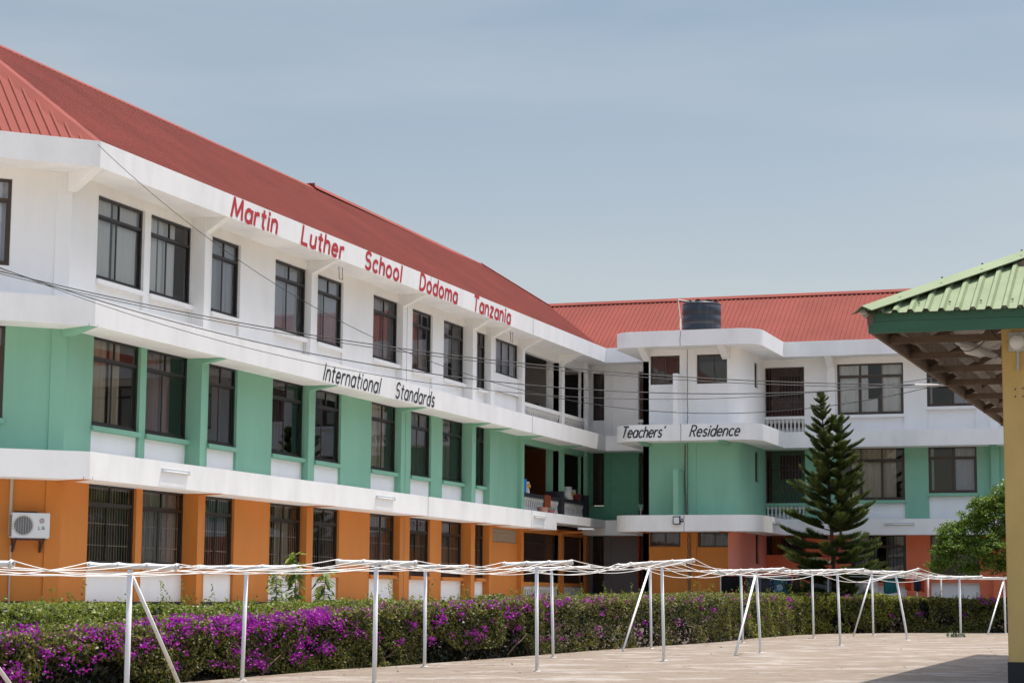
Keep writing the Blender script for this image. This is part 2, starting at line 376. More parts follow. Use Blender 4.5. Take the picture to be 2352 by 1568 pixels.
# ================================================================ GROUND
def tz(x, y): return -1.2525+.0121*x+.0045*y
bm = NB(); box(bm, -420, 420, -380, 460, -2.2, -1.62)
MSOIL = mat('dry_soil', (.44, .37, .29), .95, var=.3, scale=(.4, .4, .4), bump=.4, bscale=6)  # lightened so the sunlit ground bounces more onto the residence
struct('ground', bm, MSOIL)
MPAVE = mat('worn_paving', (.212, .166, .120), .9, scale=(.8, .95, 1), col2=(.31, .275, .235), fac2=(.50, .62), bump=.35, bscale=14, detail=12)
def paving_nodes(m):
    n = m.node_tree.nodes; l = m.node_tree.links; b = n['Principled BSDF']
    src = b.inputs['Base Color'].links[0].from_socket
    tc = n.new('ShaderNodeTexCoord'); nz = n.new('ShaderNodeTexNoise'); nz.inputs['Scale'].default_value = 3.5; nz.inputs['Detail'].default_value = 10; nz.inputs['Roughness'].default_value = .75
    rp = n.new('ShaderNodeValToRGB'); rp.color_ramp.elements[0].position = .3; rp.color_ramp.elements[0].color = (.62, .58, .55, 1); rp.color_ramp.elements[1].position = .62; rp.color_ramp.elements[1].color = (1, 1, 1, 1)
    vo = n.new('ShaderNodeTexVoronoi'); vo.feature = 'DISTANCE_TO_EDGE'; vo.inputs['Scale'].default_value = .33
    rv = n.new('ShaderNodeValToRGB'); rv.color_ramp.elements[0].position = .0; rv.color_ramp.elements[0].color = (.5, .45, .42, 1); rv.color_ramp.elements[1].position = .010; rv.color_ramp.elements[1].color = (1, 1, 1, 1)
    wn = n.new('ShaderNodeTexNoise'); wn.inputs['Scale'].default_value = 1.3; wn.inputs['Detail'].default_value = 5
    ad = n.new('ShaderNodeMixRGB'); ad.blend_type = 'ADD'; ad.inputs[0].default_value = .6
    l.new(tc.outputs['Object'], wn.inputs[0]); l.new(tc.outputs['Object'], ad.inputs[1]); l.new(wn.outputs['Color'], ad.inputs[2]); l.new(ad.outputs[0], vo.inputs['Vector'])
    m1 = n.new('ShaderNodeMixRGB'); m1.blend_type = 'MULTIPLY'; m1.inputs[0].default_value = 1
    m2 = n.new('ShaderNodeMixRGB'); m2.blend_type = 'MULTIPLY'; m2.inputs[0].default_value = .7
    l.new(tc.outputs['Object'], nz.inputs[0]); l.new(nz.outputs[0], rp.inputs[0]); l.new(vo.outputs[0], rv.inputs[0])
    l.new(src, m1.inputs[1]); l.new(rp.outputs[0], m1.inputs[2]); l.new(m1.outputs[0], m2.inputs[1]); l.new(rv.outputs[0], m2.inputs[2]); l.new(m2.outputs[0], b.inputs['Base Color'])
paving_nodes(MPAVE)
bm = NB()
ter = [(-15.1, 4), (-15.0, 20), (-14.9, 27.4), (-14.88, 33.3), (-14.6, 34.6), (-14.26, 39.9), (-14.0, 46.3), (-13.2, 54.6), (-13.3, 60), (-13.05, 64.6), (-12.4, 67), (-10.6, 68.6), (-7, 69.2), (34, 69.9), (34, 4)]  # right side widened out of view to bounce light at the residence
a = [bm.verts.new((x, y, tz(x, y))) for x, y in ter]; b_ = [bm.verts.new((x, y, tz(x, y)-.45)) for x, y in ter]
bm.faces.new(a); bm.faces.new(b_[::-1])
for i in range(len(ter)): j = (i+1) % len(ter); bm.faces.new((a[i], b_[i], b_[j], a[j]))
struct('paved_yard', bm, MPAVE)
# raised soil apron the buildings stand on, sloping down to the yard behind the hedges
bm = NB()
P0 = [(-60, -5), (-15.2, -5), (-15.2, 69.8), (36, 70.2), (36, 120), (-60, 120)]
P1 = [(-60, -5), (-17.2, -5), (-17.2, 70.6), (36, 70.9), (36, 120), (-60, 120)]
lo = [bm.verts.new((x, y, -1.6)) for x, y in P0]; mi = [bm.verts.new((x, y, -1.32)) for x, y in P0]; hi = [bm.verts.new((x, y, GB-.08)) for x, y in P1]
bm.faces.new(hi)
for A_, B_ in ((lo, mi), (mi, hi)):
    for i in range(6): j = (i+1) % 6; bm.faces.new((A_[i], A_[j], B_[j], B_[i]))
struct('soil_bank', bm, mat('dark_garden_soil', (.085, .06, .042), .95, var=.35, scale=(2, 2, 2), bump=.5, bscale=10))
bm = NB(); P2 = [(-60, -5), (-18.0, -5), (-18.0, 70.75), (36, 71.0), (36, 120), (-60, 120)]; prism(bm, [(x, y, GB-.09) for x, y in P2], (0, 0, .06))
struct('pale_bounce_apron', bm, mat('pale_bounce_concrete', (.52, .48, .43), .9, var=.25, scale=(.6, .6, .6)))  # unseen apron, made pale to bounce sunlight onto the shaded walls

# ================================================================ SCHOOL WING (left)
SW = thing('school_building', 'long three storey school wing with red and black lettering over green and orange floors', 'building', (XE-3, 56, GB))
W9 = [(38.65, 40.72), (41.0, 43.04), (44.03, 45.57), (47.57, 49.55), (50.22, 51.95), (54.1, 56.05), (57.15, 58.83), (59.8, 61.72), (62.85, 63.78)]
WT = (64.7, 67.1)
LOG = [(67.36, 71.7), (72.0, 74.8)]
FLO = [  # z floor-slab-top(below), z soffit, win z0, z1, wall, sill, panel z0
    (GB, zGb+.03, .63, 2.40, MO, GB+.06), (zM-3.25, zMb+.03, 3.67, 5.65, MG, zG-.0), (zM, zRb+.02, 6.92, 8.80, MW, zM)]
CHW = [(1.28, 2.6, 6.9, 8.82), (1.30, 2.6, 3.67, 5.66), (1.35, 2.6, .63, 2.40)]
SILL = [MO, MG, MW]
curt = {0: [3, 2, 3, 1, 3, 4, 3, 4, 3], 1: [1, 4, 3, 3, 3, 1, 3, 4, 3], 2: [0, 0, 2, 2, 2, 4, 4, 2, 4]}
cseg = {0: [[(0, .45), (.5, .85)], [(.1, .6), (.6, .9)], [(.3, .8)], [(0, .2), (.3, .75)], [(0, .2), (.55, .9)], [(0, .4), (.45, .7)], [(.1, .7)], [(0, .7)], [(0, 1)]],
        1: [[(0, .42), (.5, .70)], [(0, .46), (.5, .72)], [(0, .62)], [(0, .6)], [(0, .3), (.4, .55)], [(0, .45), (.48, .7)], [(0, .42), (.45, .65)], [(0, .35), (.4, .6)], [(0, .25)]],
        2: [[(0, .42), (.47, 1)], [(0, .3), (.32, .72)], [(0, 1)], [(0, .85)], [(0, .9)], [(0, .8)], [(0, .75)], [(0, .45)], [(0, .7)]]}
wlab = ['orange painted ground floor wall', 'green painted middle floor wall', 'white painted top floor wall']
for fl in range(3):
    za, zb, w0, w1, wm, pz = FLO[fl]
    za_ = za if fl == 0 else (zG-.25 if fl == 1 else zM-.3)
    zt = zb+.1
    ops = [(a, b, w0, w1) for a, b in W9]
    pans = [(a, b, pz, w0-.12) for a, b in W9]
    ops += pans
    if fl == 2: ops += [(WT[0], WT[1], 7.62, 8.82), (WT[0], WT[1], pz, 7.0)]
    lt = [2.30, 5.42, 8.72][fl]
    ops += [(a, b, za_, lt) for a, b in LOG]
    if fl == 0: ops.append((64.4, 67.0, 1.86, 2.33))
    obj('wall', wall(FL, IC.y, 74.98, za_, zt, ops), wm, SW, label=wlab[fl])
    obj('wall', wall(FC, 0, 4.6, za_, zt, [(CHW[2-fl][0], CHW[2-fl][1], w0, w1)]), wm, SW, label=wlab[fl]+' of the chamfered end')
    b = NB(); fbox(b, FC, .0, .33, 0, .035, za_, zb); obj('pilaster', b, wm, SW)
    window(SW, FC, CHW[2-fl][0], CHW[2-fl][1], w0, w1, cm=MCURT[2], cseg=[(0, .9)], sill=SILL[fl], fm=MFR2)
    for i, (a, c) in enumerate(W9):
        window(SW, FL, a, c, w0, w1, cm=MCURT[curt[fl][i]], cseg=cseg[fl][i], sill=SILL[fl], grille=MGRILLE if fl == 0 else None,
               glass=GL if fl == 2 else GLD, sash=[.47, .45, .48, .45, .36, .5, .42, .5, .5][i])
        panel(SW, FL, a, c, pz, w0-.115)
    if fl == 2:
        window(SW, FL, WT[0], WT[1], 7.62, 8.82, kind='3', cm=MCURT[2], cseg=[(0, 1)])
        panel(SW, FL, WT[0], WT[1], pz, 7.0)
        b = NB(); fbox(b, FL, WT[0], WT[1]+.0, -.05, .05, 7.0, 7.06); obj('ledge', b, MW, SW)
    # columns with brackets that carry the slab edge
    zsof = [zGb, zMb, zRb][fl]; dz = [.04, .13, .36][fl]
    for a, c, pr_ in ((43.05, 43.30, .33), (49.52, 49.77, .14), (56.04, 56.36, .14), (56.38, 56.68, .14), (61.70, 62.02, .29), (63.77, 64.05, .17), (67.08, 67.35, .15)):
        b = NB(); fbox(b, FL, a, c, 0.002, pr_, za_, zb-.01)
        if not (a == 56.38):
            A = [FL(a+.02, pr_-.01, zsof-dz), FL(a+.02, .88, zsof-.0), FL(a+.02, .88, zsof+.05), FL(a+.02, pr_-.01, zsof+.05)]
            prism(b, A, (0, .23, 0))
        obj('column', b, wm, SW)
    # diagonal bracket at the chamfer corner
    b = NB(); dv = Vector((1, -.414, 0)).normalized(); pv = Vector((.414, 1, 0)).normalized()
    c0 = IC+Vector((0, 0, 0))
    A = [c0-pv*.12+dv*.0+Vector((0, 0, zsof-dz*1.15)), c0-pv*.12+dv*.93+Vector((0, 0, zsof-.0)), c0-pv*.12+dv*.93+Vector((0, 0, zsof+.05)), c0-pv*.12+Vector((0, 0, zsof+.05))]
    prism(b, A, pv*.24); obj('bracket', b, wm, SW)
    # loggia piers (deep) and back wall
    b = NB(); fbox(b, FL, 71.7, 72.0, -.5, .13, za_, zb-.01)
    A = [FL(71.72, .12, zsof-dz), FL(71.72, .88, zsof), FL(71.72, .88, zsof+.05), FL(71.72, .12, zsof+.05)]; prism(b, A, (0, .26, 0))
    obj('column', b, wm, SW)
    b = NB(); fbox(b, FL, 74.80, 75.08, -.1, .13, za_, zb-.01); obj('column', b, wm, SW)
    b = NB(); fbox(b, FL, 67.0, 75.9, -3.3, -3.15, za_, zt+.3); fbox(b, FL, 67.05, 67.2, -3.15, -.23, za_, zt); obj('loggia_wall', b, [MO, MO, MGAL][fl], SW)
    if fl > 0:
        b = NB(); fbox(b, FR, -24.5, -23.62, .004, .03, za_, [0, 5.55, 8.72][fl]); obj('gallery_window', b, MDARK, SW)
    # balustrade: rail + balusters
    zt_r = [.55, 3.68, 6.88][fl]; zb_r = zt_r-.13; zf = [GB, zG-.15, zM-.15][fl]
    for a, c in LOG:
        b = NB(); fbox(b, FL, a-.1 if a > 70 else a, c+.05, -.16, .06, zb_r, zt_r); rail = obj('balustrade', b, [MO, MDB, MW][fl], SW)
        n = int((c-a)/.235); hh = zb_r-zf; proto = None
        for i in range(n):
            s = a+(c-a)*(i+.5)/n
            if proto is None:
                b = NB(); k = hh; P_ = FL(s, -.05, zf)
                lathe(b, P_, [(.085, 0), (.085, .05), (.05, .07), (.08, .16*k/.75), (.075, .28*k/.75), (.04, .46*k/.75), (.05, .49*k/.75), (.04, .52*k/.75), (.07, k-.12), (.085, k-.11), (.085, k)], 10)
                proto = obj('baluster', b, MBAL, rail, smooth=True); s_first = s
            else:
                o = proto.copy(); COL.objects.link(o); o.parent = rail; o.location = (0, s-s_first, 0)
    if fl == 1:
        b = NB(); fbox(b, FL, 71.69, 72.01, -.51, .135, za_, 3.93); fbox(b, FL, 74.79, 75.085, -.1, .135, za_, 3.93); obj('dado', b, MDB, SW)
    if fl == 0:
        for a, c in LOG:
            g = NB(); n = int((c-a)/.12)
            for i in range(n+1): s = a+(c-a)*i/n; fbox(g, FL, s-.012, s+.012, -.16, -.14, .55, 2.30)
            for zz in (.6, 1.35, 1.95, 2.27): fbox(g, FL, a, c, -.139, -.125, zz-.015, zz+.015)
            obj('security_grille', g, MDGR, SW)
# breeze block vent in the ground floor wall
b = NB(); n = 11
for i in range(n):
    for k in range(3):
        for sgn in (0, 1):
            s0 = 64.4+2.6*i/n; ds = 2.6/n; zz = 1.86+.47*k/3; dzz = .47/3
            pts = [(s0+ds*t, zz+dzz*(.5+.42*math.sin(math.pi*(2*t-.5))*(1 if sgn else -1))) for t in (0, .17, .33, .5, .67, .83, 1)]
            for (x0, y0), (x1, y1) in zip(pts, pts[1:]):
                prism(b, [FL(x0, -.02-.003*sgn, y0-.012), FL(x1, -.02-.003*sgn, y1-.012), FL(x1, -.02-.003*sgn, y1+.012), FL(x0, -.02-.003*sgn, y0+.012)], (-.06, 0, 0))
obj('breeze_block_vent', b, mat('vent_block', (.42, .33, .24), .9), SW)
for yy, zz in ((50.6, 8.98), (64.9, 8.98)):
    b = NB(); tube(b, [FL(yy, .45, zz+.06), FL(yy, .47, zz-.28), FL(yy+.22, .47, zz-.28), FL(yy+.24, .45, zz+.06)], .009, 5); obj('wire_hook', b, MCABLE, SW)
# slabs with their white edges
def edge_poly(off):        # outline of the wing's slabs set in by off
    x = XE-off; return [(x, YC+.414*off), (x, 75.4), (XE-11.2, 75.4), (XE-11.2, YC-4.2), (x-4.2, YC-4.2+.414*off)]
for z0, z1, nm in ((zRb, zR, 'roof_edge'), (zMb, zM, 'floor_slab'), (zGb, zG, 'floor_slab')):
    b = NB(); x = XE
    o_ = [(x, YC), (x, 74.8 if z0 != zGb else 68.75), (x-.94, 74.8 if z0 != zGb else 68.75), (x-.94, YC+.39), (x-4.9, YC-3.57), (x-4.24, YC-4.24)]
    slab(b, o_, z0, z1)
    if z0 == zGb:
        slab(b, [(x, 68.76), (x, 74.8), (x-.94, 74.8), (x-.94, 68.76)], 2.66, zG)
    obj(nm, b, MF, SW)
b = NB()
for z in (GB+.02, zG-.32, zM-.32): slab(b, [(XW-.3, IC.y+.2), (XW-.3, 75.3), (XE-11, 75.3), (XE-11, YC-4), (XW-4.3, IC.y-4.0)], z-.12, z)
box(b, XE-11.1, XE-10.9, YC-4, 84, GB, zR-.1)
for z0, z1 in ((GB+.02, zG-.45), (zG-.3, zM-.45), (zM-.3, zR-.2)): box(b, XW-2.6, XW-2.5, IC.y+.3, 67.0, z0, z1)
slab(b, [(XW-.3, IC.y+.2), (XW-.3, 75.3), (XE-11, 75.3), (XE-11, YC-4), (XW-4.3, IC.y-4.0)], zRb+.1, zRb+.2)
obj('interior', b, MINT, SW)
b = NB(); fbox(b, FL, IC.y, 75, .0, .02, GB-.1, GB+.06); fbox(b, FC, 0, 4.6, .0, .02, GB-.1, GB+.06); obj('plinth', b, MSKIRT, SW)
# roof
SL = .685; XR_ = XE-5.75; ze = 9.53; xe_ = XE-.1
zr_ = ze+SL*(xe_-XR_)
c_hip = Vector((xe_, YC+.045, ze)); hipd = Vector((-1, .414, SL)); yr0 = c_hip.y+.414*(xe_-XR_)
yr1 = 76.3
upm = Vector((-1, 0, SL)).normalized(); runm = (xe_-XR_)*math.sqrt(1+SL*SL)
hn = Vector((0, 0, 1)).cross(hipd.normalized())    # horizontal normal of the hip's vertical plane
if hn.y > 0: hn = -hn
far_n = Vector((1, 0, 0))
far_pl = (Vector((XR_, yr1, 0)), Vector((-1, 1, 0)).normalized()*1)
bm = corrugated((xe_, YC-1, ze), (0, 1, 0), upm, 52, runm, .25, .048, [(c_hip, Vector((hn.x, hn.y, 0))), (Vector((XR_, yr1, 0)), Vector((q2*-1, q2, 0))), (Vector((xe_, YE+.1, 0)), Vector((q2, q2, 0)))])
RF = obj('roof', bm, MROOF, SW, recalc=False)
# the residence roof meets it in a valley, built with that wing; chamfer slope:
upc = (Vector((-q2, q2, 0))+Vector((0, 0, SL))).normalized(); oc = c_hip+Vector((-q2, -q2, 0))*9
bm = corrugated(oc+Vector((q2, -q2, 0))*.0, (q2, q2, 0), upc, 12, 6.85, .21, .032, [(c_hip, -Vector((hn.x, hn.y, 0)))])
obj('roof', bm, MROOF, SW, recalc=False)
bm = NB()   # far slopes so that the roof is closed
v = lambda *p: bm.verts.new(p)
bm.faces.new((v(XR_, yr0, zr_), v(XR_, yr1, zr_), v(XR_-5.65, yr1+5.65, ze), v(XR_-5.65, yr0-4, ze)))
bm.faces.new((v(XR_, yr1, zr_), v(xe_, yr1+5.65, ze), v(XR_-5.65, yr1+5.65, ze)))
obj('roof', bm, MROOF, SW)
bm = NB()
cap_strip(bm, (XR_, yr0-.2, zr_+.05), (XR_, 60.2, zr_+.05), (.22, 0, 0), (-.22, 0, 0), .15, .15)
cap_strip(bm, (XR_, 59.9, zr_+.15), (XR_, yr1, zr_+.05), (.24, 0, 0), (-.24, 0, 0), .20, .20)
box(bm, XR_-.14, XR_+.14, 59.93, 59.97, zr_+.0, zr_+.15)
hd = hipd.normalized()
cap_strip(bm, c_hip+Vector((0, 0, .07)), c_hip+hipd*5.7+Vector((0, 0, .07)), Vector((.06, .26, 0)), Vector((-.16, -.2, 0)), .02, .10)
e0 = Vector((XR_, yr1, zr_+.08)); cap_strip(bm, e0, e0+Vector((3.2, 3.2, -SL*3.2)), (.15, -.15, 0), (-.15, .15, 0), .10, .10)
obj('ridge_cap', bm, MROOF, SW)
# lettering
for word, a, c in (('Martin', 43.25, 45.83), ('Luther', 47.22, 49.95), ('School', 51.35, 54.1), ('Dodoma', 55.46, 58.66), ('Tanzania', 60.06, 63.68)):
    obj('lettering', text_bm(Fr((XE, 0, 0), (0, 1, 0), (1, 0, 0)), word, a, c, 9.10, 9.575, .105, .14, gap=.22), MRED, SW, recalc=False)
for word, a, c in (('International', 48.72, 52.68), ('Standards', 53.68, 56.87)):
    obj('lettering', text_bm(Fr((XE, 0, 0), (0, 1, 0), (1, 0, 0)), word, a, c, 5.69, 6.13, .064, .28, gap=.20), MBLK, SW, recalc=False)
b = NB()
for z0, z1 in ((zRb, zR), (zMb, zM), (zGb, zG)):
    for yy in (56.37, 66.0): fbox(b, Fr((XE, 0, 0), (0, 1, 0), (1, 0, 0)), yy-.008, yy+.008, 0, .003, z0, z1)
fbox(b, FL, 56.36, 56.38, .0, .141, GB, zRb); obj('expansion_joint', b, MCRACK, SW)
b = NB(); tube(b, [FC(1.06, .03, 2.4), FC(1.06, .03, 1.2)], .04, 6); tube(b, [FC(1.03, .02, 1.0), FC(1.03, .02, GB)], .02, 6); obj('service_pipe', b, mat('beige_pipe', (.45, .36, .26), .6), SW)

# ================================================================ TEACHERS' RESIDENCE (right)
RW = thing('residence_building', 'three storey residence wing across the back with a rounded bay and coral ground floor', 'building', (-14, 77, GB))
XEND = 8.0
def bay_outline(off):
    """slab outline of bay + wing edge, inset by off; rounded corners on the bay"""
    r = .85; xl, xr, yf, yw = -20.93+off, -15.47-off, 70.42+off, YE+off
    p = [(-23.4, yw), (xl, yw), (xl, yf+r)]
    p += [(xl+r-r*math.cos(R(t)), yf+r-r*math.sin(R(t))) for t in range(10, 90, 10)]
    p += [(xl+r, yf), (xr-r, yf)] + [(xr-r+r*math.sin(R(t)), yf+r-r*math.cos(R(t))) for t in range(10, 100, 10)]
    p += [(xr, yw), (XEND, yw)]
    return p
for z0, z1, nm in ((zRb, zR, 'roof_edge'), (zMb, zM, 'floor_slab'), (zGb, zG, 'floor_slab')):
    b = NB(); o = bay_outline(0); slab(b, o+[(XEND, YW+.05), (-23.4, YW+.05)], z0, z1); obj(nm, b, MF, RW)
# walls by floor
DL = (-16.4, -14.88)           # loggia opening next to the bay
RWIN = [((-13.63, -11.15, 6.9, 8.82), (-10.29, -8.52, 7.14, 8.62)), ((-13.63, -11.15, 3.70, 5.66), (-10.28, -8.52, 3.94, 5.66)), ((-13.2, -11.15, .66, 2.42), (-10.26, -8.5, .78, 2.42))]
RWIN = [RWIN[2], RWIN[1], RWIN[0]]
EXTRA = [(-6.9, -4.8), (-3.2, -1.1), (.4, 2.5), (4.2, 6.3)]
for fl in range(3):
    za = [GB, zG-.25, zM-.3][fl]; zt = [zGb+.1, zMb+.1, zRb+.1][fl]; pz = [GB+.06, zG, zM][fl]; lt = [2.40, 5.60, 8.77][fl]
    wm, bmn, bs = [MC, MG, MW][fl], [MO, MG, MW][fl], [MP, MG, MW][fl]
    ops = []
    wins = list(RWIN[fl])+[(a, c, RWIN[fl][0][2], RWIN[fl][0][3]) for a, c in EXTRA]
    for a, c, z0, z1 in wins: ops += [(a, c, z0, z1), (a, c, pz, z0-.12)]
    ops += [(DL[0], DL[1], [1.67, za, za][fl], lt), (-21.4, -20.1, za, lt), (-23.25, -22.77, [GB+.3, 3.56, 6.7][fl], lt)]
    rs = -21.9
    obj('wall', wall(FR, -22.45, XEND, za, zt, [o for o in ops if o[0] > -22.4]), wm, RW, label=['coral painted ground floor wall', 'green painted middle floor wall', 'white painted top floor wall'][fl])
    # inner-corner stretch in the left wing's plane of windows; its shade painted in darker
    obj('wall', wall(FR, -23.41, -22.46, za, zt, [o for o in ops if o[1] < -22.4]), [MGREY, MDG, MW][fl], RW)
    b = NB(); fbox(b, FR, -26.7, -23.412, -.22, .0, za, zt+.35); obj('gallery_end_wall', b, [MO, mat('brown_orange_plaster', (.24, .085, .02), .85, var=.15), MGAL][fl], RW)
    if fl < 2:
        b = NB(); fbox(b, FR, -22.75, -21.42, .004, .02, za, zt-.12); obj('shade_lining', b, [MGREY, MDG][fl], RW)  # darker sheet over the wall paints in the inner corner's shade
    b = NB(); fbox(b, FR, -22.77, -22.5, .004, .06, za, zt-.1); obj('pilaster', b, [MGREY, MDG, MW][fl], RW)
    b = NB(); fbox(b, FR, -23.25, -22.77, -.1, -.06, [GB+.3, zG, zM][fl], [GB+.3, 3.56, 6.9][fl]); obj('spandrel_panel', b, MW, RW) if fl else b.free()
    window(RW, FR, -23.25, -22.77, [GB+.35, 3.58, 6.9][fl], lt, kind='1', cm=MCURT[3], glass=GLD, grille=MDGR)
    for i, (a, c, z0, z1) in enumerate(wins):
        n3 = [.34, .66] if (i != 1) else None
        window(RW, FR, a, c, z0, z1, cm=[MCURT[2], MCURT[1], MCURT[0]][fl] if i != 1 else MCURT[2], cseg=[[(0, .34), (.36, .46), (.68, 1)], [(.2, .86)], [(.02, .34), (.36, .46), (.66, .98)]][fl] if i != 1 else [(.0, .1), (.55, .97)],
               sill=[MC, MG, MW][fl], fm=MFR2, glass=GLD if fl == 0 else GL, lowmul=n3, sash=.5, grille=MDGR if fl == 0 else None)
        panel(RW, FR, a, c, pz, z0-.115)
        if i == 0 and fl == 2:
            b = NB(); fbox(b, FR, -12.55, -12.15, -.45, -.25, z0+.0, z0+.60); obj('notice_board', b, MW, RW)
    # columns / brackets on the wing
    zsof = [zGb, zMb, zRb][fl]; dz = [.03, .12, .42][fl]
    for xx in (-13.98, -8.0, -3.9, .6, 6.9):
        b = NB(); fbox(b, FR, xx, xx+.3, .002, .16, za, zt-.11)
        prism(b, [FR(xx+.02, .15, zsof-dz), FR(xx+.02, .86, zsof), FR(xx+.02, .86, zsof+.05), FR(xx+.02, .15, zsof+.05)], (.26, 0, 0)); obj('column', b, wm, RW)
    # loggia beside the bay: back wall, door, grille, balustrade
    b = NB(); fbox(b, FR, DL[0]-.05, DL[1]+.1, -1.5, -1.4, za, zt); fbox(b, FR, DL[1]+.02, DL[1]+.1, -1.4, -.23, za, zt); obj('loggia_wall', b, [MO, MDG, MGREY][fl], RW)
    b = NB(); fbox(b, FR, -16.1, -15.3, -1.4, -1.36, [1.8, 4.6, 7.75][fl], [2.3, 5.5, 8.55][fl]); obj('door_window', b, MDARK, RW)
    if fl:
        b = NB(); fbox(b, FR, DL[0], DL[1], -1.36, -1.3, [0, 2.9, 5.95][fl], [0, 3.3, 7.25][fl]); obj('door_panel', b, [MDOOR, MDG, MDOOR][fl], RW)
        g = NB(); n = 12; zr0 = [0, 3.61, 6.89][fl]
        for i in range(n+1): s = DL[0]+.03+(DL[1]-DL[0]-.06)*i/n; fbox(g, FR, s-.013, s+.013, -.14, -.11, zr0, lt-.02)
        for zz in (zr0+.03, zr0+.55, zr0+1.25, lt-.05): fbox(g, FR, DL[0], DL[1], -.105, -.085, zz-.013, zz+.013)
        cx = (DL[0]+DL[1])/2
        for cz, sg in ((zr0+.62, -1), (zr0+1.18, 1)):
            pts = [FR(cx+.28*math.cos(R(t)), -.075, cz+sg*.28*math.sin(R(t))) for t in range(0, 181, 15)]; tube(g, pts, .011, 5)
        obj('security_grille', g, MRGR, RW)
        for (s0, s1) in ((DL[0], DL[1]), (-21.4, -20.1)):
            b = NB(); fbox(b, FR, s0, s1+.0, -.18, .04, zr0-.11, zr0); rail = obj('balustrade', b, [0, MG, MW][fl], RW)
            n = 10 if s0 > -18 else 8; zf = [0, zG-.15, zM-.15][fl]; k = zr0-.11-zf; proto = None
            for i in range(n):
                s = s0+(s1-s0)*(i+.5)/n
                if proto is None:
                    b = NB(); lathe(b, FR(s, -.07, zf), [(.08, 0), (.08, .06), (.045, .09), (.075, .2), (.07, .3), (.035, .46), (.05, .49), (.035, .52), (.07, k-.11), (.08, k-.10), (.08, k)], 10)
                    proto = obj('baluster', b, MBAL, rail, smooth=True); sf = s
                else:
                    o = proto.copy(); COL.objects.link(o); o.parent = rail; o.location = (s-sf, 0, 0)
    else:
        g = NB(); n = 10
        for i in range(n+1): s = DL[0]+.02+(DL[1]-DL[0]-.04)*i/n; fbox(g, FR, s-.012, s+.012, -.14, -.11, 1.67, lt)
        obj('security_grille', g, MDGR, RW)
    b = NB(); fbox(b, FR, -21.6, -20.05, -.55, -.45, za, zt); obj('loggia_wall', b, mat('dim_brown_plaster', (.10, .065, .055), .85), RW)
    b = NB(); fbox(b, FR, -21.395, -20.1, -.44, -.40, za, [1.0, 3.6, 7.3][fl]); obj('door_panel', b, MDOOR, RW) if fl == 2 else b.free()
    # bay: front wall, curved corner into the flank
    bw = [[(-19.76, -18.6, 1.87, 2.44), (-17.96, -16.72, 1.85, 2.40)], [], [(-19.73, -18.62, 7.77, 8.83), (-17.98, -16.71, 7.76, 8.83)]][fl]
    rc = .45; xfe = XBR-rc
    obj('bay_wall', wall(FB, XBL, xfe, za, zt, bw), bmn, RW, label=['orange', 'green', 'white'][fl]+' front wall of the bay')
    b = NB(); cpts = [(xfe+rc*math.sin(R(t)), YB+rc-rc*math.cos(R(t))) for t in range(0, 91, 9)]
    for (x0, y0), (x1, y1) in zip(cpts, cpts[1:]): b.faces.new([b.verts.new(p) for p in ((x0, y0, za), (x1, y1, za), (x1, y1, zt), (x0, y0, zt))])
    bmesh.ops.remove_doubles(b, verts=b.verts, dist=1e-4)
    obj('bay_corner', b, bs, RW, smooth=True, label=['pink bounce-tinted', 'green', 'white'][fl]+' curved corner of the bay')
    nw = (73.93, 74.58, [1.3, 4.32, 7.85][fl], [2.42, 5.47, 8.80][fl])
    obj('bay_flank', wall(FBS, YB+rc, YW, za, zt, [nw]), bs, RW)
    window(RW, FBS, *nw, kind='1', fm=MFR2, glass=GLD, cm=MCURT[1])
    b = NB(); fbox(b, Fr((XBL, 0, 0), (0, 1, 0), (-1, 0, 0)), YB, YW, -.22, 0, za, zt); obj('bay_flank', b, bmn, RW)
    for a in bw: window(RW, FB, *a, kind='2', fm=MFR2, glass=GLD if fl == 0 else GL, cm=MCURT[3] if fl == 0 else MCURT[2], cseg=[(0, 1)] if fl == 0 else [(0, .02)])
    b = NB(); fbox(b, FB, -18.6, -18.01, .002, .03, za, zt-.11); obj('pilaster', b, bmn, RW)
    # brackets on the bay
    for xx, ww in ((-19.98, .26), (-17.02, .26)):
        b = NB(); prism(b, [FB(xx, .0, zsof-dz), FB(xx, .93, zsof), FB(xx, .93, zsof+.05), FB(xx, .0, zsof+.05)], (ww, 0, 0)); obj('bracket', b, bmn, RW)
    if fl:
        b = NB(); fbox(b, FB, -18.63, -18.45, .031, .93, za, [0, 4.58, 8.06][fl]); obj('fin', b, bmn, RW, label='short upright fin wall projecting from the bay')
# interior floors and back
b = NB()
for z in (GB+.02, zG-.3, zM-.3, zRb+.25): box(b, -22.4, XEND, YW+.25, 83.4, z-.1, z); 
for z in (zG-.3, zM-.3, zRb+.25): box(b, XBL+.25, XBR-.3, YB+.25, YW, z-.1, z)
box(b, -22, XEND, 83.4, 83.6, GB, zR-.1); box(b, -14.5, XEND, 79, 79.1, GB, zR-.2); box(b, XEND-.2, XEND, YW+.3, 83.4, GB, zR-.1)
obj('interior', b, MINT, RW)
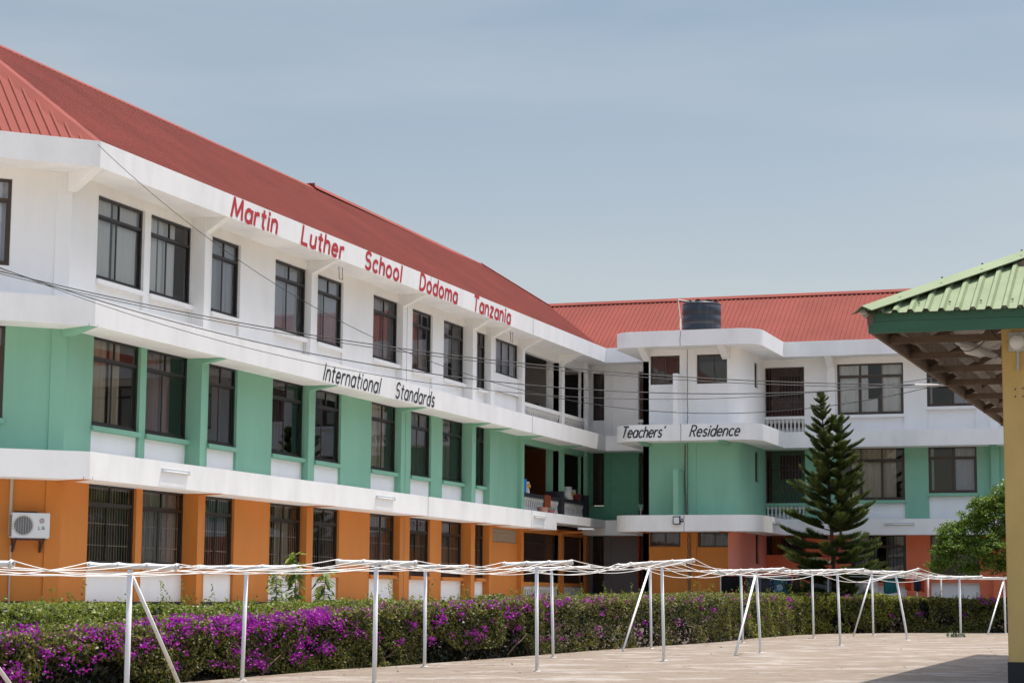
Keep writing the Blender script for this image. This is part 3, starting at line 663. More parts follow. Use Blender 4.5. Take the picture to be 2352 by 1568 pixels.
# crack / expansion gap and pipes running down the bay
b = NB(); F0 = Fr((0, 70.42, 0), (1, 0, 0), (0, -1, 0))
for z0, z1, xx in ((zRb, zR, -18.34), (zMb, zM, -18.33), (zGb, zG, -18.22)):
    zz = z0; x0 = xx
    while zz < z1-.01:
        z2 = min(zz+.07, z1); x2 = xx+rnd.uniform(-.012, .012)
        b.faces.new([b.verts.new(F0(*p)) for p in ((x0-.009, .003, zz), (x0+.009, .003, zz), (x2+.009, .003, z2), (x2-.009, .003, z2))]); zz, x0 = z2, x2
for z0, z1 in ((zM, zRb-.02), (zG, zMb-.02), (GB, zGb-.02)):
    zz = z0; x0 = -18.32
    while zz < z1-.01:
        z2 = min(zz+.09, z1); x2 = -18.32+rnd.uniform(-.014, .014)
        b.faces.new([b.verts.new(FB(*p)) for p in ((x0-.011, .034, zz), (x0+.011, .034, zz), (x2+.011, .034, z2), (x2-.011, .034, z2))]); zz, x0 = z2, x2
obj('crack', b, MCRACK, RW)
b = NB(); tube(b, [FB(-18.4, .06, 5.55), FB(-18.42, .06, 4.4), FB(-18.36, .06, 3.0)], .028, 6); tube(b, [FB(-18.24, .05, 2.35), FB(-18.24, .05, GB)], .03, 6); obj('drain_pipe', b, mat('grey_brown_pipe', (.16, .12, .09), .8), RW)
for word, a, c in (('Teachers\'', -20.55, -18.88), ('Residence', -18.0, -16.1)):
    obj('lettering', text_bm(F0, word, a, c, 5.77, 6.155, .052, .30, gap=.17), MBLK, RW, recalc=False)
# roof of the residence
SR = .685; YR_ = YE+.12+3.55; zr2 = 9.52+SR*3.55
upr = Vector((0, 1, SR)).normalized(); runr = 3.55*math.sqrt(1+SR*SR)
bm = corrugated((-30, YE+.12, 9.52), (1, 0, 0), upr, 41, runr, .185, .032, [(Vector((XE-.1, YE+.12, 0)), Vector((-q2, -q2, 0)))])
obj('roof', bm, MROOF, RW, recalc=False)
bm = NB(); v = lambda *p: bm.verts.new(p)
bm.faces.new((v(-26.3, YR_, zr2), v(11, YR_, zr2), v(11, YR_+5, 8.7), v(-24, YR_+5, 8.7)))
bm.faces.new((v(10.9, YE+.12, 9.52), v(10.9, YR_, zr2), v(10.9, YR_+5, 8.7)))
obj('roof', bm, MROOF, RW)
bm = NB(); cap_strip(bm, (-26.35, YR_, zr2+.055), (11, YR_, zr2+.055), (0, -.2, 0), (0, .2, 0), .135, .135); obj('ridge_cap', bm, MROOF, RW)

# ================================================================ things fixed to the buildings
FE = Fr((XE, 0, 0), (0, 1, 0), (1, 0, 0))
def tube_light(name_label, F, s0, s1, z, group=None):
    t = thing('tube_light', name_label, 'light', F((s0+s1)/2, 0, z), group)
    b = NB(); fbox(b, F, s0, s1, .004, .026, z-.03, z+.045); fbox(b, F, s0, s0+.05, .026, .06, z-.05, z+.03); fbox(b, F, s1-.05, s1, .026, .06, z-.05, z+.03); obj('housing', b, MACW, t)
    b = NB(); tube(b, [F(s0+.04, .046, z-.02), F(s1-.04, .046, z-.02)], .014, 8); obj('tube', b, MLAMP, t, smooth=True)
    return t
g_ = 'tube lights on the slab edges'
tube_light('white tube light on slab edge above the second ground floor window', FE, 40.2, 41.45, 2.77, g_)
tube_light('white tube light on slab edge midway along the long wing', FE, 52.4, 53.7, 2.77, g_)
tube_light('white tube light on slab edge beside the stepped end of the slab', FE, 66.2, 67.4, 2.77, g_)
tube_light('white tube light on the flank of the rounded bay', Fr((-15.47, 0, 0), (0, 1, 0), (1, 0, 0)), 72.6, 73.7, 2.77, g_)
tube_light('long white tube light on slab edge right of the pine', Fr((0, YE, 0), (1, 0, 0), (0, -1, 0)), -11.8, -10.68, 2.78, g_)
FT = Fr((XE-.05, 70.6, 0), (.75, .66, 0), (.66, -.75, 0))
t = tube_light('slanted tube light under the slab near the inner corner', Fr((XE+.02, 70.9, 0), Vector((.5, .86, 0)), Vector((.86, -.5, 0))), .1, .9, 2.52, g_)
# flood light on the bay
F0b = Fr((0, 70.42, 0), (1, 0, 0), (0, -1, 0))
t = thing('flood_light', 'square white faced flood light with dark frame on the bay', 'flood light', F0b(-18.45, 0, 2.65))
b = NB(); fbox(b, F0b, -18.6, -18.33, .06, .12, 2.63, 2.92); fbox(b, F0b, -18.33, -18.24, .004, .06, 2.72, 2.76); fbox(b, F0b, -18.29, -18.25, .004, .10, 2.80, 2.83); obj('housing', b, MDARK, t)
b = NB(); fbox(b, F0b, -18.565, -18.365, .12, .126, 2.665, 2.885); obj('lens', b, MLAMP, t)

# air conditioner on the chamfered wall
ac = thing('air_conditioner', 'white outdoor air conditioner unit on rusty brackets on orange wall', 'air conditioner', FC(.68, 0, 1.1))
AO = .36
b = NB(); fbox(b, FC, .30, 1.09, AO-.30, AO, 1.15, 1.68); bmesh.ops.bevel(b, geom=b.edges[:], offset=.012, segments=2, affect='EDGES'); obj('casing', b, MACW, ac)
b = NB()
for i in range(12): z = 1.20+i*.037; fbox(b, FC, 1.088, 1.094, AO-.26, AO-.03, z, z+.02)
obj('side_grille', b, MDARK, ac)
cs, cz = .855, 1.415
def disc(b, F, s, z, r, d, n=28): b.faces.new([b.verts.new(F(s+r*math.cos(2*math.pi*k/n), d, z+r*math.sin(2*math.pi*k/n))) for k in range(n)])
b = NB()
for r0, r1, d0, d1 in ((.225, .215, AO+.001, AO+.012), (.215, .19, AO+.012, AO-.0)):
    n = 32
    for k in range(n):
        a0, a1 = 2*math.pi*k/n, 2*math.pi*(k+1)/n
        b.faces.new([b.verts.new(FC(cs+r*math.cos(a), d, cz+r*math.sin(a))) for r, d, a in ((r0, d0, a0), (r0, d0, a1), (r1, d1, a1), (r1, d1, a0))])
obj('fan_ring', b, mat('warm_grey_plastic', (.50, .47, .44), .5), ac)
b = NB(); disc(b, FC, cs, cz, .192, AO+.002); fan = obj('fan', b, MDARK, ac)
b = NB()
for i in range(-3, 4):
    x = i*.052; h = math.sqrt(.19**2-x*x); fbox(b, FC, cs+x-.003, cs+x+.003, AO+.006, AO+.010, cz-h, cz+h)
for i in range(-8, 9):
    z = i*.022; h = math.sqrt(.19**2-z*z); fbox(b, FC, cs-h, cs+h, AO+.003, AO+.0055, cz+z-.0025, cz+z+.0025)
obj('fan_guard', b, MSTEEL, fan)
ML = mat('printed_mauve', (.30, .22, .23), .5); b = NB()
FCm = Fr(FC(0, 0, 0), FC.u*-1, FC.n)      # letters read left to right towards the corner
n = 28
disc(b, FCm, -.47, 1.515, .056, AO+.002); obj('emblem', b, ML, ac)
b = NB(); lz = 1.515
def bar(b, s0, s1, z0, z1, d): b.faces.new([b.verts.new(FCm(*p)) for p in ((s0, d, z0), (s1, d, z0), (s1, d, z1), (s0, d, z1))])
for k in range(24):
    a0, a1 = R(60+12.5*k), R(60+12.5*(k+1))
    b.faces.new([b.verts.new(FCm(-.47+r*math.cos(a), AO+.0035, lz+r*math.sin(a))) for r, a in ((.072, a0), (.072, a1), (.066, a1), (.066, a0))])
bar(b, -.478, -.470, lz-.028, lz+.03, AO+.0035); bar(b, -.469, -.452, lz-.028, lz-.020, AO+.0035); bar(b, -.452, -.42, lz-.004, lz+.004, AO+.0035)
disc(b, FCm, -.495, lz+.022, .007, AO+.0035, 10); obj('emblem_lines', b, MACW, ac)
obj('lettering', text_bm(FCm, 'LG', -.535, -.415, 1.335, 1.395, .013, 0, gap=.35, d=AO+.002), mat('printed_grey', (.07, .06, .065), .5), ac, recalc=False)
b = NB()
for s in (.42, 1.0):
    fbox(b, FC, s-.02, s+.02, .0, AO+.0, 1.11, 1.15); prism(b, [FC(s-.02, .0, .87), FC(s-.02, .05, .87), FC(s-.02, AO-.02, 1.105), FC(s-.02, AO-.08, 1.105)], FC.u*.04); fbox(b, FC, s-.02, s+.02, 0, .03, .86, 1.11)
fbox(b, FC, .38, 1.04, AO-.05, AO+.0, 1.105, 1.148); obj('bracket', b, MRUST, ac)
b = NB(); fbox(b, FC, .50, .98, AO-.34, AO-.30, 1.66, 1.72); obj('wall_rail', b, MRUST, ac)

# water tank on the bay roof
wt = thing('water_tank', 'ribbed black plastic water tank standing on the flat bay roof', 'water tank', (-18.11, 72.7, zRb+.4))
b = NB(); prof = []
for z0 in (zRb+.35, 9.75, 10.1, 10.5):
    prof += [(.72, z0), (.72, z0+.28), (.705, z0+.29), (.705, z0+.32)]
prof += [(.72, 10.84), (.69, 10.88), (.45, 10.93), (.2, 10.95)]
lathe(b, (-18.11, 72.7, 0), prof, 36); obj('body', b, MTANK, wt, smooth=True)
b = NB()
for a in range(0, 360, 45): 
    p = Vector((-18.11+.53*math.cos(R(a)), 72.7+.53*math.sin(R(a)), 10.86)); box(b, p.x-.10, p.x+.10, p.y-.10, p.y+.10, 10.86, 10.985)
bmesh.ops.bevel(b, geom=b.edges[:], offset=.035, segments=2, affect='EDGES'); obj('lid_ribs', b, MTANK, wt)
b = NB(); tube(b, [(-18.72, 71.95, zR-.1), (-18.72, 71.95, 10.25)], .035, 8); tube(b, [(-18.72, 71.95, 10.2), (-18.80, 71.95, 10.98)], .018, 6); tube(b, [(-18.8, 71.95, 10.98), (-18.5, 72.2, 10.92), (-18.3, 72.4, 10.95)], .018, 6); obj('inlet_pipe', b, mat('pale_pvc', (.5, .58, .52), .5), wt)

# things in the open gallery
def simple(name, label, cat, bm, m, smooth=False, group=None): return centre(tag(obj(name, bm, m, smooth=smooth), label, cat, group))
b = NB()
for s in ((-25.83, -25.48, 7.42, 7.45), (-25.83, -25.48, 7.58, 7.61), (-25.83, -25.80, 7.45, 7.58), (-25.51, -25.48, 7.45, 7.58)): fbox(b, FR, s[0], s[1], .003, .03, s[2], s[3])
t = thing('picture_frame', 'small dark picture frame on the grey top gallery wall', 'frame', FR(-25.65, .01, 7.42))
obj('frame', b, MBLK, t); b = NB(); fbox(b, FR, -25.8, -25.51, .003, .015, 7.45, 7.58); obj('print', b, MGREY, t)
zr_ail = 3.68
def bottles(b, F, s, z, n, dx=.045, h=.16): 
    for i in range(n): lathe(b, F(s+i*dx, -.05, z), [(.014, 0), (.014, h*.8), (.008, h)], 8)
t = thing('blue_crate', 'blue plastic tub holding clear bottles on the dark gallery rail', 'tub', FL(67.6, -.05, zr_ail))
b = NB(); lathe(b, FL(67.62, -.05, zr_ail), [(.17, 0), (.19, .42), (.20, .43), (.20, .46), (.17, .46), (.17, .2)], 18); obj('tub', b, mat('blue_plastic', (.012, .16, .50), .35), t, smooth=False)
b = NB(); bottles(b, FL, 67.52, zr_ail+.4, 4, .06, .26); obj('bottles', b, mat('clear_plastic', (.7, .74, .76), .2), t, smooth=True)
def jar(label, s, h):
    t = thing('jar', label, 'jar', FL(s, -.05, zr_ail))
    b = NB(); lathe(b, FL(s, -.05, zr_ail), [(.125, 0), (.125, h*.28)], 16); lathe(b, FL(s, -.05, zr_ail), [(.11, h*.285), (.11, h-.03), (.118, h-.03), (.118, h)], 16); obj('body', b, mat('jar_white', (.62, .63, .66), .4), t)
    b = NB(); F = Fr(FL(s, 0, 0), (0.5, .866, 0), (.866, -.5, 0))
    disc(b, F, 0, zr_ail+h*.62, h*.22, .08, 20); obj('label_patch', b, mat('sunflower_yellow', (.62, .34, .03), .5, col2=(.12, .05, .02), scale=(40, 40, 40), fac2=(.5, .6)), t, recalc=False)
    return t
jar('white jar with a yellow sunflower label beside the blue tub', 68.15, .40); jar('white jar with sunflower label half hidden behind the white bucket', 73.25, .38)
t = thing('bucket', 'white lidded bucket standing on the dark gallery rail', 'bucket', FL(72.9, -.05, zr_ail))
b = NB(); lathe(b, FL(72.85, -.05, zr_ail), [(.17, 0), (.19, .42)], 20); obj('body', b, mat('bucket_white', (.62, .62, .60), .45), t, smooth=True)
b = NB(); lathe(b, FL(72.85, -.05, zr_ail), [(.205, .425), (.205, .46), (.15, .475)], 20); obj('lid', b, MACW, t)
t = thing('basin', 'dark red basin of clear bottles on the gallery rail', 'basin', FL(73.9, -.05, zr_ail))
b = NB(); lathe(b, FL(73.85, -.05, zr_ail), [(.2, 0), (.27, .22), (.28, .24), (.25, .24), (.2, .1)], 20); obj('tub', b, mat('dark_red_plastic', (.16, .012, .012), .4), t, smooth=True)
b = NB(); bottles(b, FL, 73.7, zr_ail+.2, 4, .09, .22); obj('bottles', b, mat('clear_plastic', (.7, .74, .76), .2), t, smooth=True)
b = NB(); fbox(b, FL, 69.85, 70.55, .065, .078, zG-.1, 3.70); fbox(b, FL, 69.85, 70.55, -.17, .078, 3.70, 3.712)
simple('towel', 'rust orange towel hanging over the gallery balustrade', 'towel', b, mat('orange_towel', (.32, .055, .012), .9, var=.3, scale=(2, 20, 2), bump=.2))
def basin(label, s, col, band):
    t = thing('flower_pot', label, 'pot', FL(s, .55, zG), 'plastic pots on the slab edge')
    b = NB(); lathe(b, FL(s, .5, zG), [(.16, 0), (.2, .16)], 18); obj('body', b, mat('pot', col, .5), t); b = NB(); lathe(b, FL(s, .5, zG+.16), [(.215, 0), (.22, .05), (.18, .055)], 18); obj('rim', b, mat('pot_rim', band, .5), t)
basin('terracotta pink plastic pot on the slab edge below the orange towel', 68.35, (.30, .13, .10), (.32, .15, .11)); basin('purple red pot with green rim on the slab edge', 69.15, (.2, .04, .07), (.06, .22, .08))

# ================================================================ CLOTHES LINES
POSTS = [  # base x y z, top x z, bar left x z, right x z, brace foot
(-13.20,18.60,-1.33, -13.20,0.30, -13.92,0.32,-12.12,0.31, (-13.32,20.85,-1.33)),
(-13.02,22.60,-1.31, -13.02,0.34, -13.63,0.36,-12.34,0.34, (-12.88,23.85,-1.31)),
(-14.34,28.38,-1.30, -14.31,0.42, -15.15,0.42,-13.46,0.43, None),
(-11.80,27.60,-1.27, -11.80,0.49, -12.44,0.50,-11.15,0.48, None),
(-13.80,34.58,-1.26, -13.81,0.54, -14.66,0.55,-12.97,0.54, None),
(-11.09,32.93,-1.24, -11.11,0.58, -11.71,0.56,-10.46,0.60, None),
(-13.25,40.39,-1.23, -13.30,0.61, -14.14,0.58,-12.45,0.63, None),
(-10.36,38.47,-1.20, -10.40,0.70, -11.05,0.66,-9.74,0.74, None),
(-13.20,47.84,-1.20, -13.23,0.82, -14.07,0.80,-12.34,0.84, (-13.18,45.29,-1.21)),
(-9.80,44.61,-1.17, -9.89,0.64, -10.75,0.61,-9.25,0.67, (-9.86,42.36,-1.18)),
(-12.32,53.88,-1.16, -12.37,0.78, -13.23,0.74,-11.49,0.80, None),
(-11.57,59.92,-1.12, -11.60,0.86, -12.52,0.84,-10.69,0.87, None),
(-9.24,51.36,-1.13, -9.30,0.74, -10.00,0.72,-8.62,0.76, None),
(-8.51,57.85,-1.10, -8.82,0.72, -9.46,0.56,-8.16,0.88, None),
(-10.47,63.94,-1.09, -10.49,0.87, -11.35,0.90,-9.52,0.88, (-10.97,63.22,-1.10)),
(-7.57,62.17,-1.06, -7.58,0.72, -8.30,0.70,-6.90,0.72, None),
(-6.83,67.84,-1.03, -6.85,0.74, -7.55,0.75,-6.03,0.73, (-7.16,65.60,-1.04))]
PLAB = ['leftmost white T post, only its bar end and leaning brace in view', 'big white T post with leaning brace in front of the near white wall panels',
 'white T post just right of the big braced one, before the purple flowers', 'tall near white T post left of the centre one', 'white back row T post beside the purple hedge, left of the centre post',
 'white T post standing centre front of the paved yard', 'white T post right behind the centre front post, close to the hedge', 'white T post in front of the rounded bay, without a brace',
 'braced white T post behind the bay post, close to the hedge', 'braced white T post in front of the yellowish hedge', 'white T post just left of the braced one by the yellowish hedge',
 'white T post in front of the pine, close to the hedge', 'white T post on open paving just right of the pine trunk', 'white T post leaning over with a steeply tilted bar', 'braced white T post behind the leaning one',
 'white T post with a small weed at its foot', 'braced white T post beside the ochre pillar']
FRONT, BACK = [0, 1, 3, 5, 7, 9, 12, 13, 15], [2, 4, 6, 8, 10, 11, 14, 16]
for i, (x, y, z, xt, zt, xl, zl, xr, zr, br) in enumerate(POSTS):
    t = thing('clothesline_post', PLAB[i], 'clothesline post', (x, y, z), 'white clothesline posts in the paved yard')
    b = NB(); tube(b, [(x, y, z-.08), (x+.2*(xt-x), y, z+.2*(zt-z)), (xt, y, zt-.03)], .034 if i in (0, 1, 3) else .031, 12); obj('post', b, MPIPE, t, smooth=True)
    b = NB(); n = 12; A, B = Vector((xl, y, zl)), Vector((xr, y, zr)); rr = .034
    tube(b, [A, B], rr, n, cap=False); tube(b, [A, B], rr-.006, n, cap=False)
    for P in (A, B):
        for k in range(n):
            a0, a1 = 2*math.pi*k/n, 2*math.pi*(k+1)/n
            b.faces.new([b.verts.new(P+Vector((0, r*math.cos(a), r*math.sin(a)))) for r, a in ((rr, a0), (rr, a1), (rr-.006, a1), (rr-.006, a0))])
    cb = obj('crossbar', b, MPIPE, t, smooth=True)
    b = NB()
    for f in (.02, .34, .66, .98):
        p = A.lerp(B, f); tube(b, [p+Vector((.01*math.sin(a), .042*math.cos(a), .042*math.sin(a))) for a in [k*math.pi/4 for k in range(9)]], .008, 5)
    obj('rope_knots', b, MROPE, cb, smooth=True)
    if br:
        b = NB(); tube(b, [br, (xt+(br[0]-xt)*.04, y+(br[1]-y)*.04, zt-.12)], .026, 10); obj('brace', b, MPIPE, t, smooth=True)
    b = NB(); lathe(b, (x, y, z-.02), [(.09, 0), (.085, .025), (.04, .04)], 9); obj('footing', b, mat('mortar', (.5, .47, .43), .95, var=.2) if i == 0 else bpy.data.materials['mortar'], t)
def rope_run(idx, k, f, label, sag=.2, pre=None):
    b = NB(); pts = []
    P = []
    for i in idx:
        x, y, z, xt, zt, xl, zl, xr, zr, br = POSTS[i]; P.append(Vector((xl+(xr-xl)*f, y, zl+(zr-zl)*f+.042)))
    if pre: P = [Vector(pre)]+P
    for a, c in zip(P, P[1:]):
        s = sag*rnd.uniform(.55, 1.15)*(c-a).length/6
        for j in range(14):
            u = j/14; pts.append(a.lerp(c, u)-Vector((0, 0, 4*s*u*(1-u))))
    pts.append(P[-1]); tube(b, pts, .007, 6)
    return centre(tag(obj('clothesline', b, MROPE, smooth=True), label, 'clothesline', 'white ropes strung between the T posts'))
for k, f in enumerate((.02, .34, .66, .98)):
    rope_run(FRONT, k, f, ['left edge rope of the front row of T posts, over the outer bar ends', 'second rope from the left on the front row of T posts', 'third rope from the left on the front row of T posts', 'rope over the right bar ends of the front row, nearest the open paving'][k], .22)
    rope_run(BACK, k, f, ['rope over the left bar ends of the back row, next to the hedge', 'second rope from the hedge on the back row of T posts', 'third rope from the hedge on the back row of T posts', 'rope over the right bar ends of the back row of T posts'][k], .17, pre=(-15.2+k*.4, 19.5, .40))

# drying lines and washing behind the hedge
LP = [(-17.01, 70.95, .90), (-13.17, 70.95, .88), (-10.1, 70.95, .94), (-9.82, 71.7, .87), (-9.45, 72.3, .84)]
LL = ['thin white post with short bar and slanting brace left of the hanging black cloth', 'thin white post behind the hedge in front of the pine', 'leftmost of three white posts against the coral wall', 'middle one of three white posts against the coral wall', 'rightmost of three white posts against the coral wall, beside the white panel']
for i, (x, y, z) in enumerate(LP):
    t = thing('drying_post', LL[i], 'clothesline post', (x, y, GB), 'thin posts of the drying lines behind the hedge')
    b = NB(); tube(b, [(x, y, GB-.3), (x, y, z)], .033, 8); obj('post', b, MPIPE, t, smooth=True)
    b = NB(); tube(b, [(x-.06, y-.65, z), (x+.06, y+.65, z)], .033, 10); obj('crossbar', b, MPIPE, t, smooth=True)
    if i == 0: b = NB(); tube(b, [(x+.03, y, z-.1), (x+.62, y, GB-.1)], .026, 8); obj('brace', b, MPIPE, t, smooth=True)
for k, dy in enumerate((-.55, .0, .5)):
    b = NB(); pts = []
    P = [Vector((-17.01, 70.95+dy, .93)), Vector((-13.17, 70.95+dy, .92)), Vector((-10.1, 70.95+dy, .97)), Vector((-5.2, 70.95+dy, .95))]
    for a, c in zip(P, P[1:]):
        for j in range(10): u = j/10; pts.append(a.lerp(c, u)-Vector((0, 0, 4*(.14+.03*k)*u*(1-u))))
    tube(b, pts+[P[-1]], .009, 5); centre(tag(obj('clothesline', b, MROPE), ['drying line nearest the hedge, with the washing on it', 'middle drying line behind the hedge', 'drying line nearest the coral wall'][k], 'clothesline', 'drying lines behind the hedge'))
def cloth(label, cat, x0, x1, z1, z0, m, y=70.38, shape=None, name='garment'):
    b = NB(); nx, nz = 16, 12; V = {}
    ph = rnd.uniform(0, 6)
    for i in range(nx+1):
        for k in range(nz+1):
            u, v = i/nx, k/nz; x = x0+(x1-x0)*u; z = z1+(z0-z1)*v
            if shape: x, z = shape(u, v, x, z)
            V[i, k] = b.verts.new((x, y+(.02+.035*v)*math.sin(9*u+ph)+.02*math.sin(4*v+ph), z+.02*math.sin(5*u+ph)*v))
    for i in range(nx):
        for k in range(nz):
            b.faces.new((V[i, k], V[i+1, k], V[i+1, k+1], V[i, k+1]))
    r = bmesh.ops.solidify(b, geom=b.faces[:], thickness=.012)
    return centre(tag(obj(name, b, m, smooth=True), label, cat, 'washing on the drying lines'))
def shirt(u, v, x, z): 
    c = abs(u-.5)*2; return x, z-(.0 if v > .45 else 0)-(.22*max(0, c-.62) if v > .5 else 0)
MPAT = mat('black_white_print', (.03, .035, .035), .9, col2=(.3, .33, .28), scale=(14, 14, 14), fac2=(.5, .58))
MKAN = mat('teal_print', (.035, .14, .17), .9, col2=(.35, .42, .5), scale=(9, 9, 9), fac2=(.6, .66)); MKNB = mat('navy_print', (.015, .025, .09), .9, col2=(.35, .4, .5), scale=(16, 16, 16), fac2=(.54, .6))
cloth('red cloth hanging behind the black one beside the bay', 'cloth', -16.72, -16.0, .80, .02, mat('red_cloth', (.42, .012, .015), .9), y=70.45)
cloth('black cloth hanging on the drying line beside the bay', 'cloth', -16.85, -16.03, .81, .22, mat('black_cloth', (.012, .012, .014), .95), y=70.35)
cloth('grey patterned garment hanging right of the black cloth', 'garment', -16.0, -15.5, .76, -.1, MPAT)
cloth('light grey shirt hanging between patterned garment and dark shirt', 'shirt', -15.62, -15.25, .75, -.2, mat('grey_cloth', (.26, .28, .33), .9, var=.3, scale=(3, 3, 1)), y=70.48)
cloth('dark grey shirt with a small white print on the drying line', 'shirt', -15.42, -14.98, .74, .22, mat('slate_cloth', (.05, .055, .065), .9, col2=(.16, .18, .2), scale=(6, 6, 6), fac2=(.6, .65)), y=70.36)
t = thing('printed_wrap', 'teal and navy printed cloth wrap with white rings on the line', 'cloth', (-14.72, 70.35, -.35), 'washing on the drying lines')
for nm, x0, x1, m_, yy in (('border', -15.15, -14.95, MKNB, 70.35), ('centre_field', -14.95, -14.5, MKAN, 70.345), ('border', -14.5, -14.34, MKNB, 70.35)):
    b = NB(); n = 8; pr_ = None
    for i in range(n+1):
        x = x0+(x1-x0)*i/n; yv = yy+.02*math.sin(9*x); c = (b.verts.new((x, yv, -.35)), b.verts.new((x, yv, .78)))
        if pr_: b.faces.new((pr_[0], c[0], c[1], pr_[1]))
        pr_ = c
    bmesh.ops.solidify(b, geom=b.faces[:], thickness=.01); obj(nm, b, m_, t)
b = NB()
FW = Fr((0, 70.31, 0), (1, 0, 0), (0, -1, 0))
for s, z in ((-14.75, .42), (-14.85, .02), (-14.6, .08), (-14.7, -.3)):
    for r0 in (.10, .055):
        for k in range(20):
            a0, a1 = 2*math.pi*k/20, 2*math.pi*(k+1)/20
            b.faces.new([b.verts.new(FW(s+r*math.cos(a), 0, z+r*math.sin(a))) for r, a in ((r0, a0), (r0, a1), (r0-.025, a1), (r0-.025, a0))])
obj('ring_print', b, mat('pale_print', (.42, .48, .54), .9), t, recalc=False)
cloth('brown cloth hanging at the left edge of the pine', 'cloth', -14.3, -14.05, .78, -.2, mat('brown_cloth', (.10, .07, .055), .9, var=.3, scale=(5, 5, 1)))
cloth('white and blue clothes hanging behind the pine', 'garment', -13.9, -12.7, .72, .05, mat('pale_cloth', (.5, .52, .58), .9, var=.4, scale=(5, 5, 1)), y=71.4)
cloth('white cloth hanging behind the lower right of the pine', 'cloth', -12.3, -11.5, .66, .15, mat('white_cloth', (.62, .63, .66), .9, var=.2, scale=(5, 5, 1)), y=71.4)
cloth('teal shirt hanging in front of the coral ground floor window', 'shirt', -11.15, -10.65, .74, .25, mat('teal_cloth', (.03, .17, .19), .9, var=.4, scale=(6, 6, 1)))
cloth('orange cloth hanging left of the dark shorts', 'cloth', -10.42, -10.2, .80, .36, mat('orange_cloth', (.52, .09, .02), .9))
cloth('dark blue shorts hanging between the white posts', 'shorts', -10.12, -9.86, .76, .34, mat('navy_cloth', (.045, .05, .09), .9, var=.3))
cloth('small red orange cloth hanging behind the dark shorts', 'cloth', -10.05, -9.8, .86, .3, mat('red_orange_cloth', (.5, .06, .02), .9), y=70.6)

# ================================================================ PLANTS
rng = np.random.default_rng(5)
def leafmesh(name, C, D, N, L, W, m, parent=None):
    """one diamond leaf per row: centre C, long axis D, roughly facing N"""
    n = len(C); D = D/np.linalg.norm(D, axis=1, keepdims=True); S_ = np.cross(D, N); S_ /= (np.linalg.norm(S_, axis=1, keepdims=True)+1e-9); L = np.asarray(L).reshape(-1, 1); W = np.asarray(W).reshape(-1, 1)
    V = np.stack([C-D*L/2, C+S_*W/2-D*L*.05, C+D*L/2, C-S_*W/2-D*L*.05], 1).reshape(-1, 3)
    if parent: V = V-np.array(wloc(parent))
    me = bpy.data.meshes.new(name); me.vertices.add(4*n); me.vertices.foreach_set('co', V.ravel().astype(np.float32))
    me.loops.add(4*n); me.loops.foreach_set('vertex_index', np.arange(4*n, dtype=np.int32)); me.polygons.add(n)
    me.polygons.foreach_set('loop_start', np.arange(0, 4*n, 4, dtype=np.int32)); me.polygons.foreach_set('loop_total', np.full(n, 4, dtype=np.int32))
    me.update(calc_edges=True); me.materials.append(m)
    o = bpy.data.objects.new(name, me); COL.objects.link(o); o.parent = parent; return o
def rdir(n): 
    v = rng.normal(size=(n, 3)); return v/np.linalg.norm(v, axis=1, keepdims=True)
def sn(p, f, seed=0):
    """cheap smooth noise"""
    r = np.random.default_rng(seed); out = 0
    for k in range(5):
        d = r.normal(size=p.shape[1])*f; out = out+np.sin(p@d+r.uniform(0, 6))
    return out/5
ML1 = leafmat('hedge_leaf', [(.024, .030, .009), (.064, .076, .018), (.118, .128, .028), (.18, .19, .036), (.27, .27, .05), (.20, .125, .06)], .42)
ML2 = leafmat('back_hedge_leaf', [(.06, .085, .012), (.12, .165, .022), (.19, .24, .03), (.28, .31, .045), (.12, .12, .035)], .42)
ML3 = leafmat('yellow_leaf', [(.10, .16, .02), (.22, .26, .03), (.38, .36, .04), (.12, .17, .03)], .35)
MFL = leafmat('bougainvillea_bract', [(.16, .006, .19), (.33, .010, .36), (.48, .03, .50), (.40, .02, .30), (.24, .008, .28)], .4)
MTW = mat('twig_bark', (.15, .105, .07), .9, var=.4, scale=(8, 8, 8))
MDKL = leafmat('shaded_inner_leaf', [(.006, .010, .004), (.014, .022, .007), (.03, .03, .012)], .1)  # near-black leaves paint in the shade inside the hedge
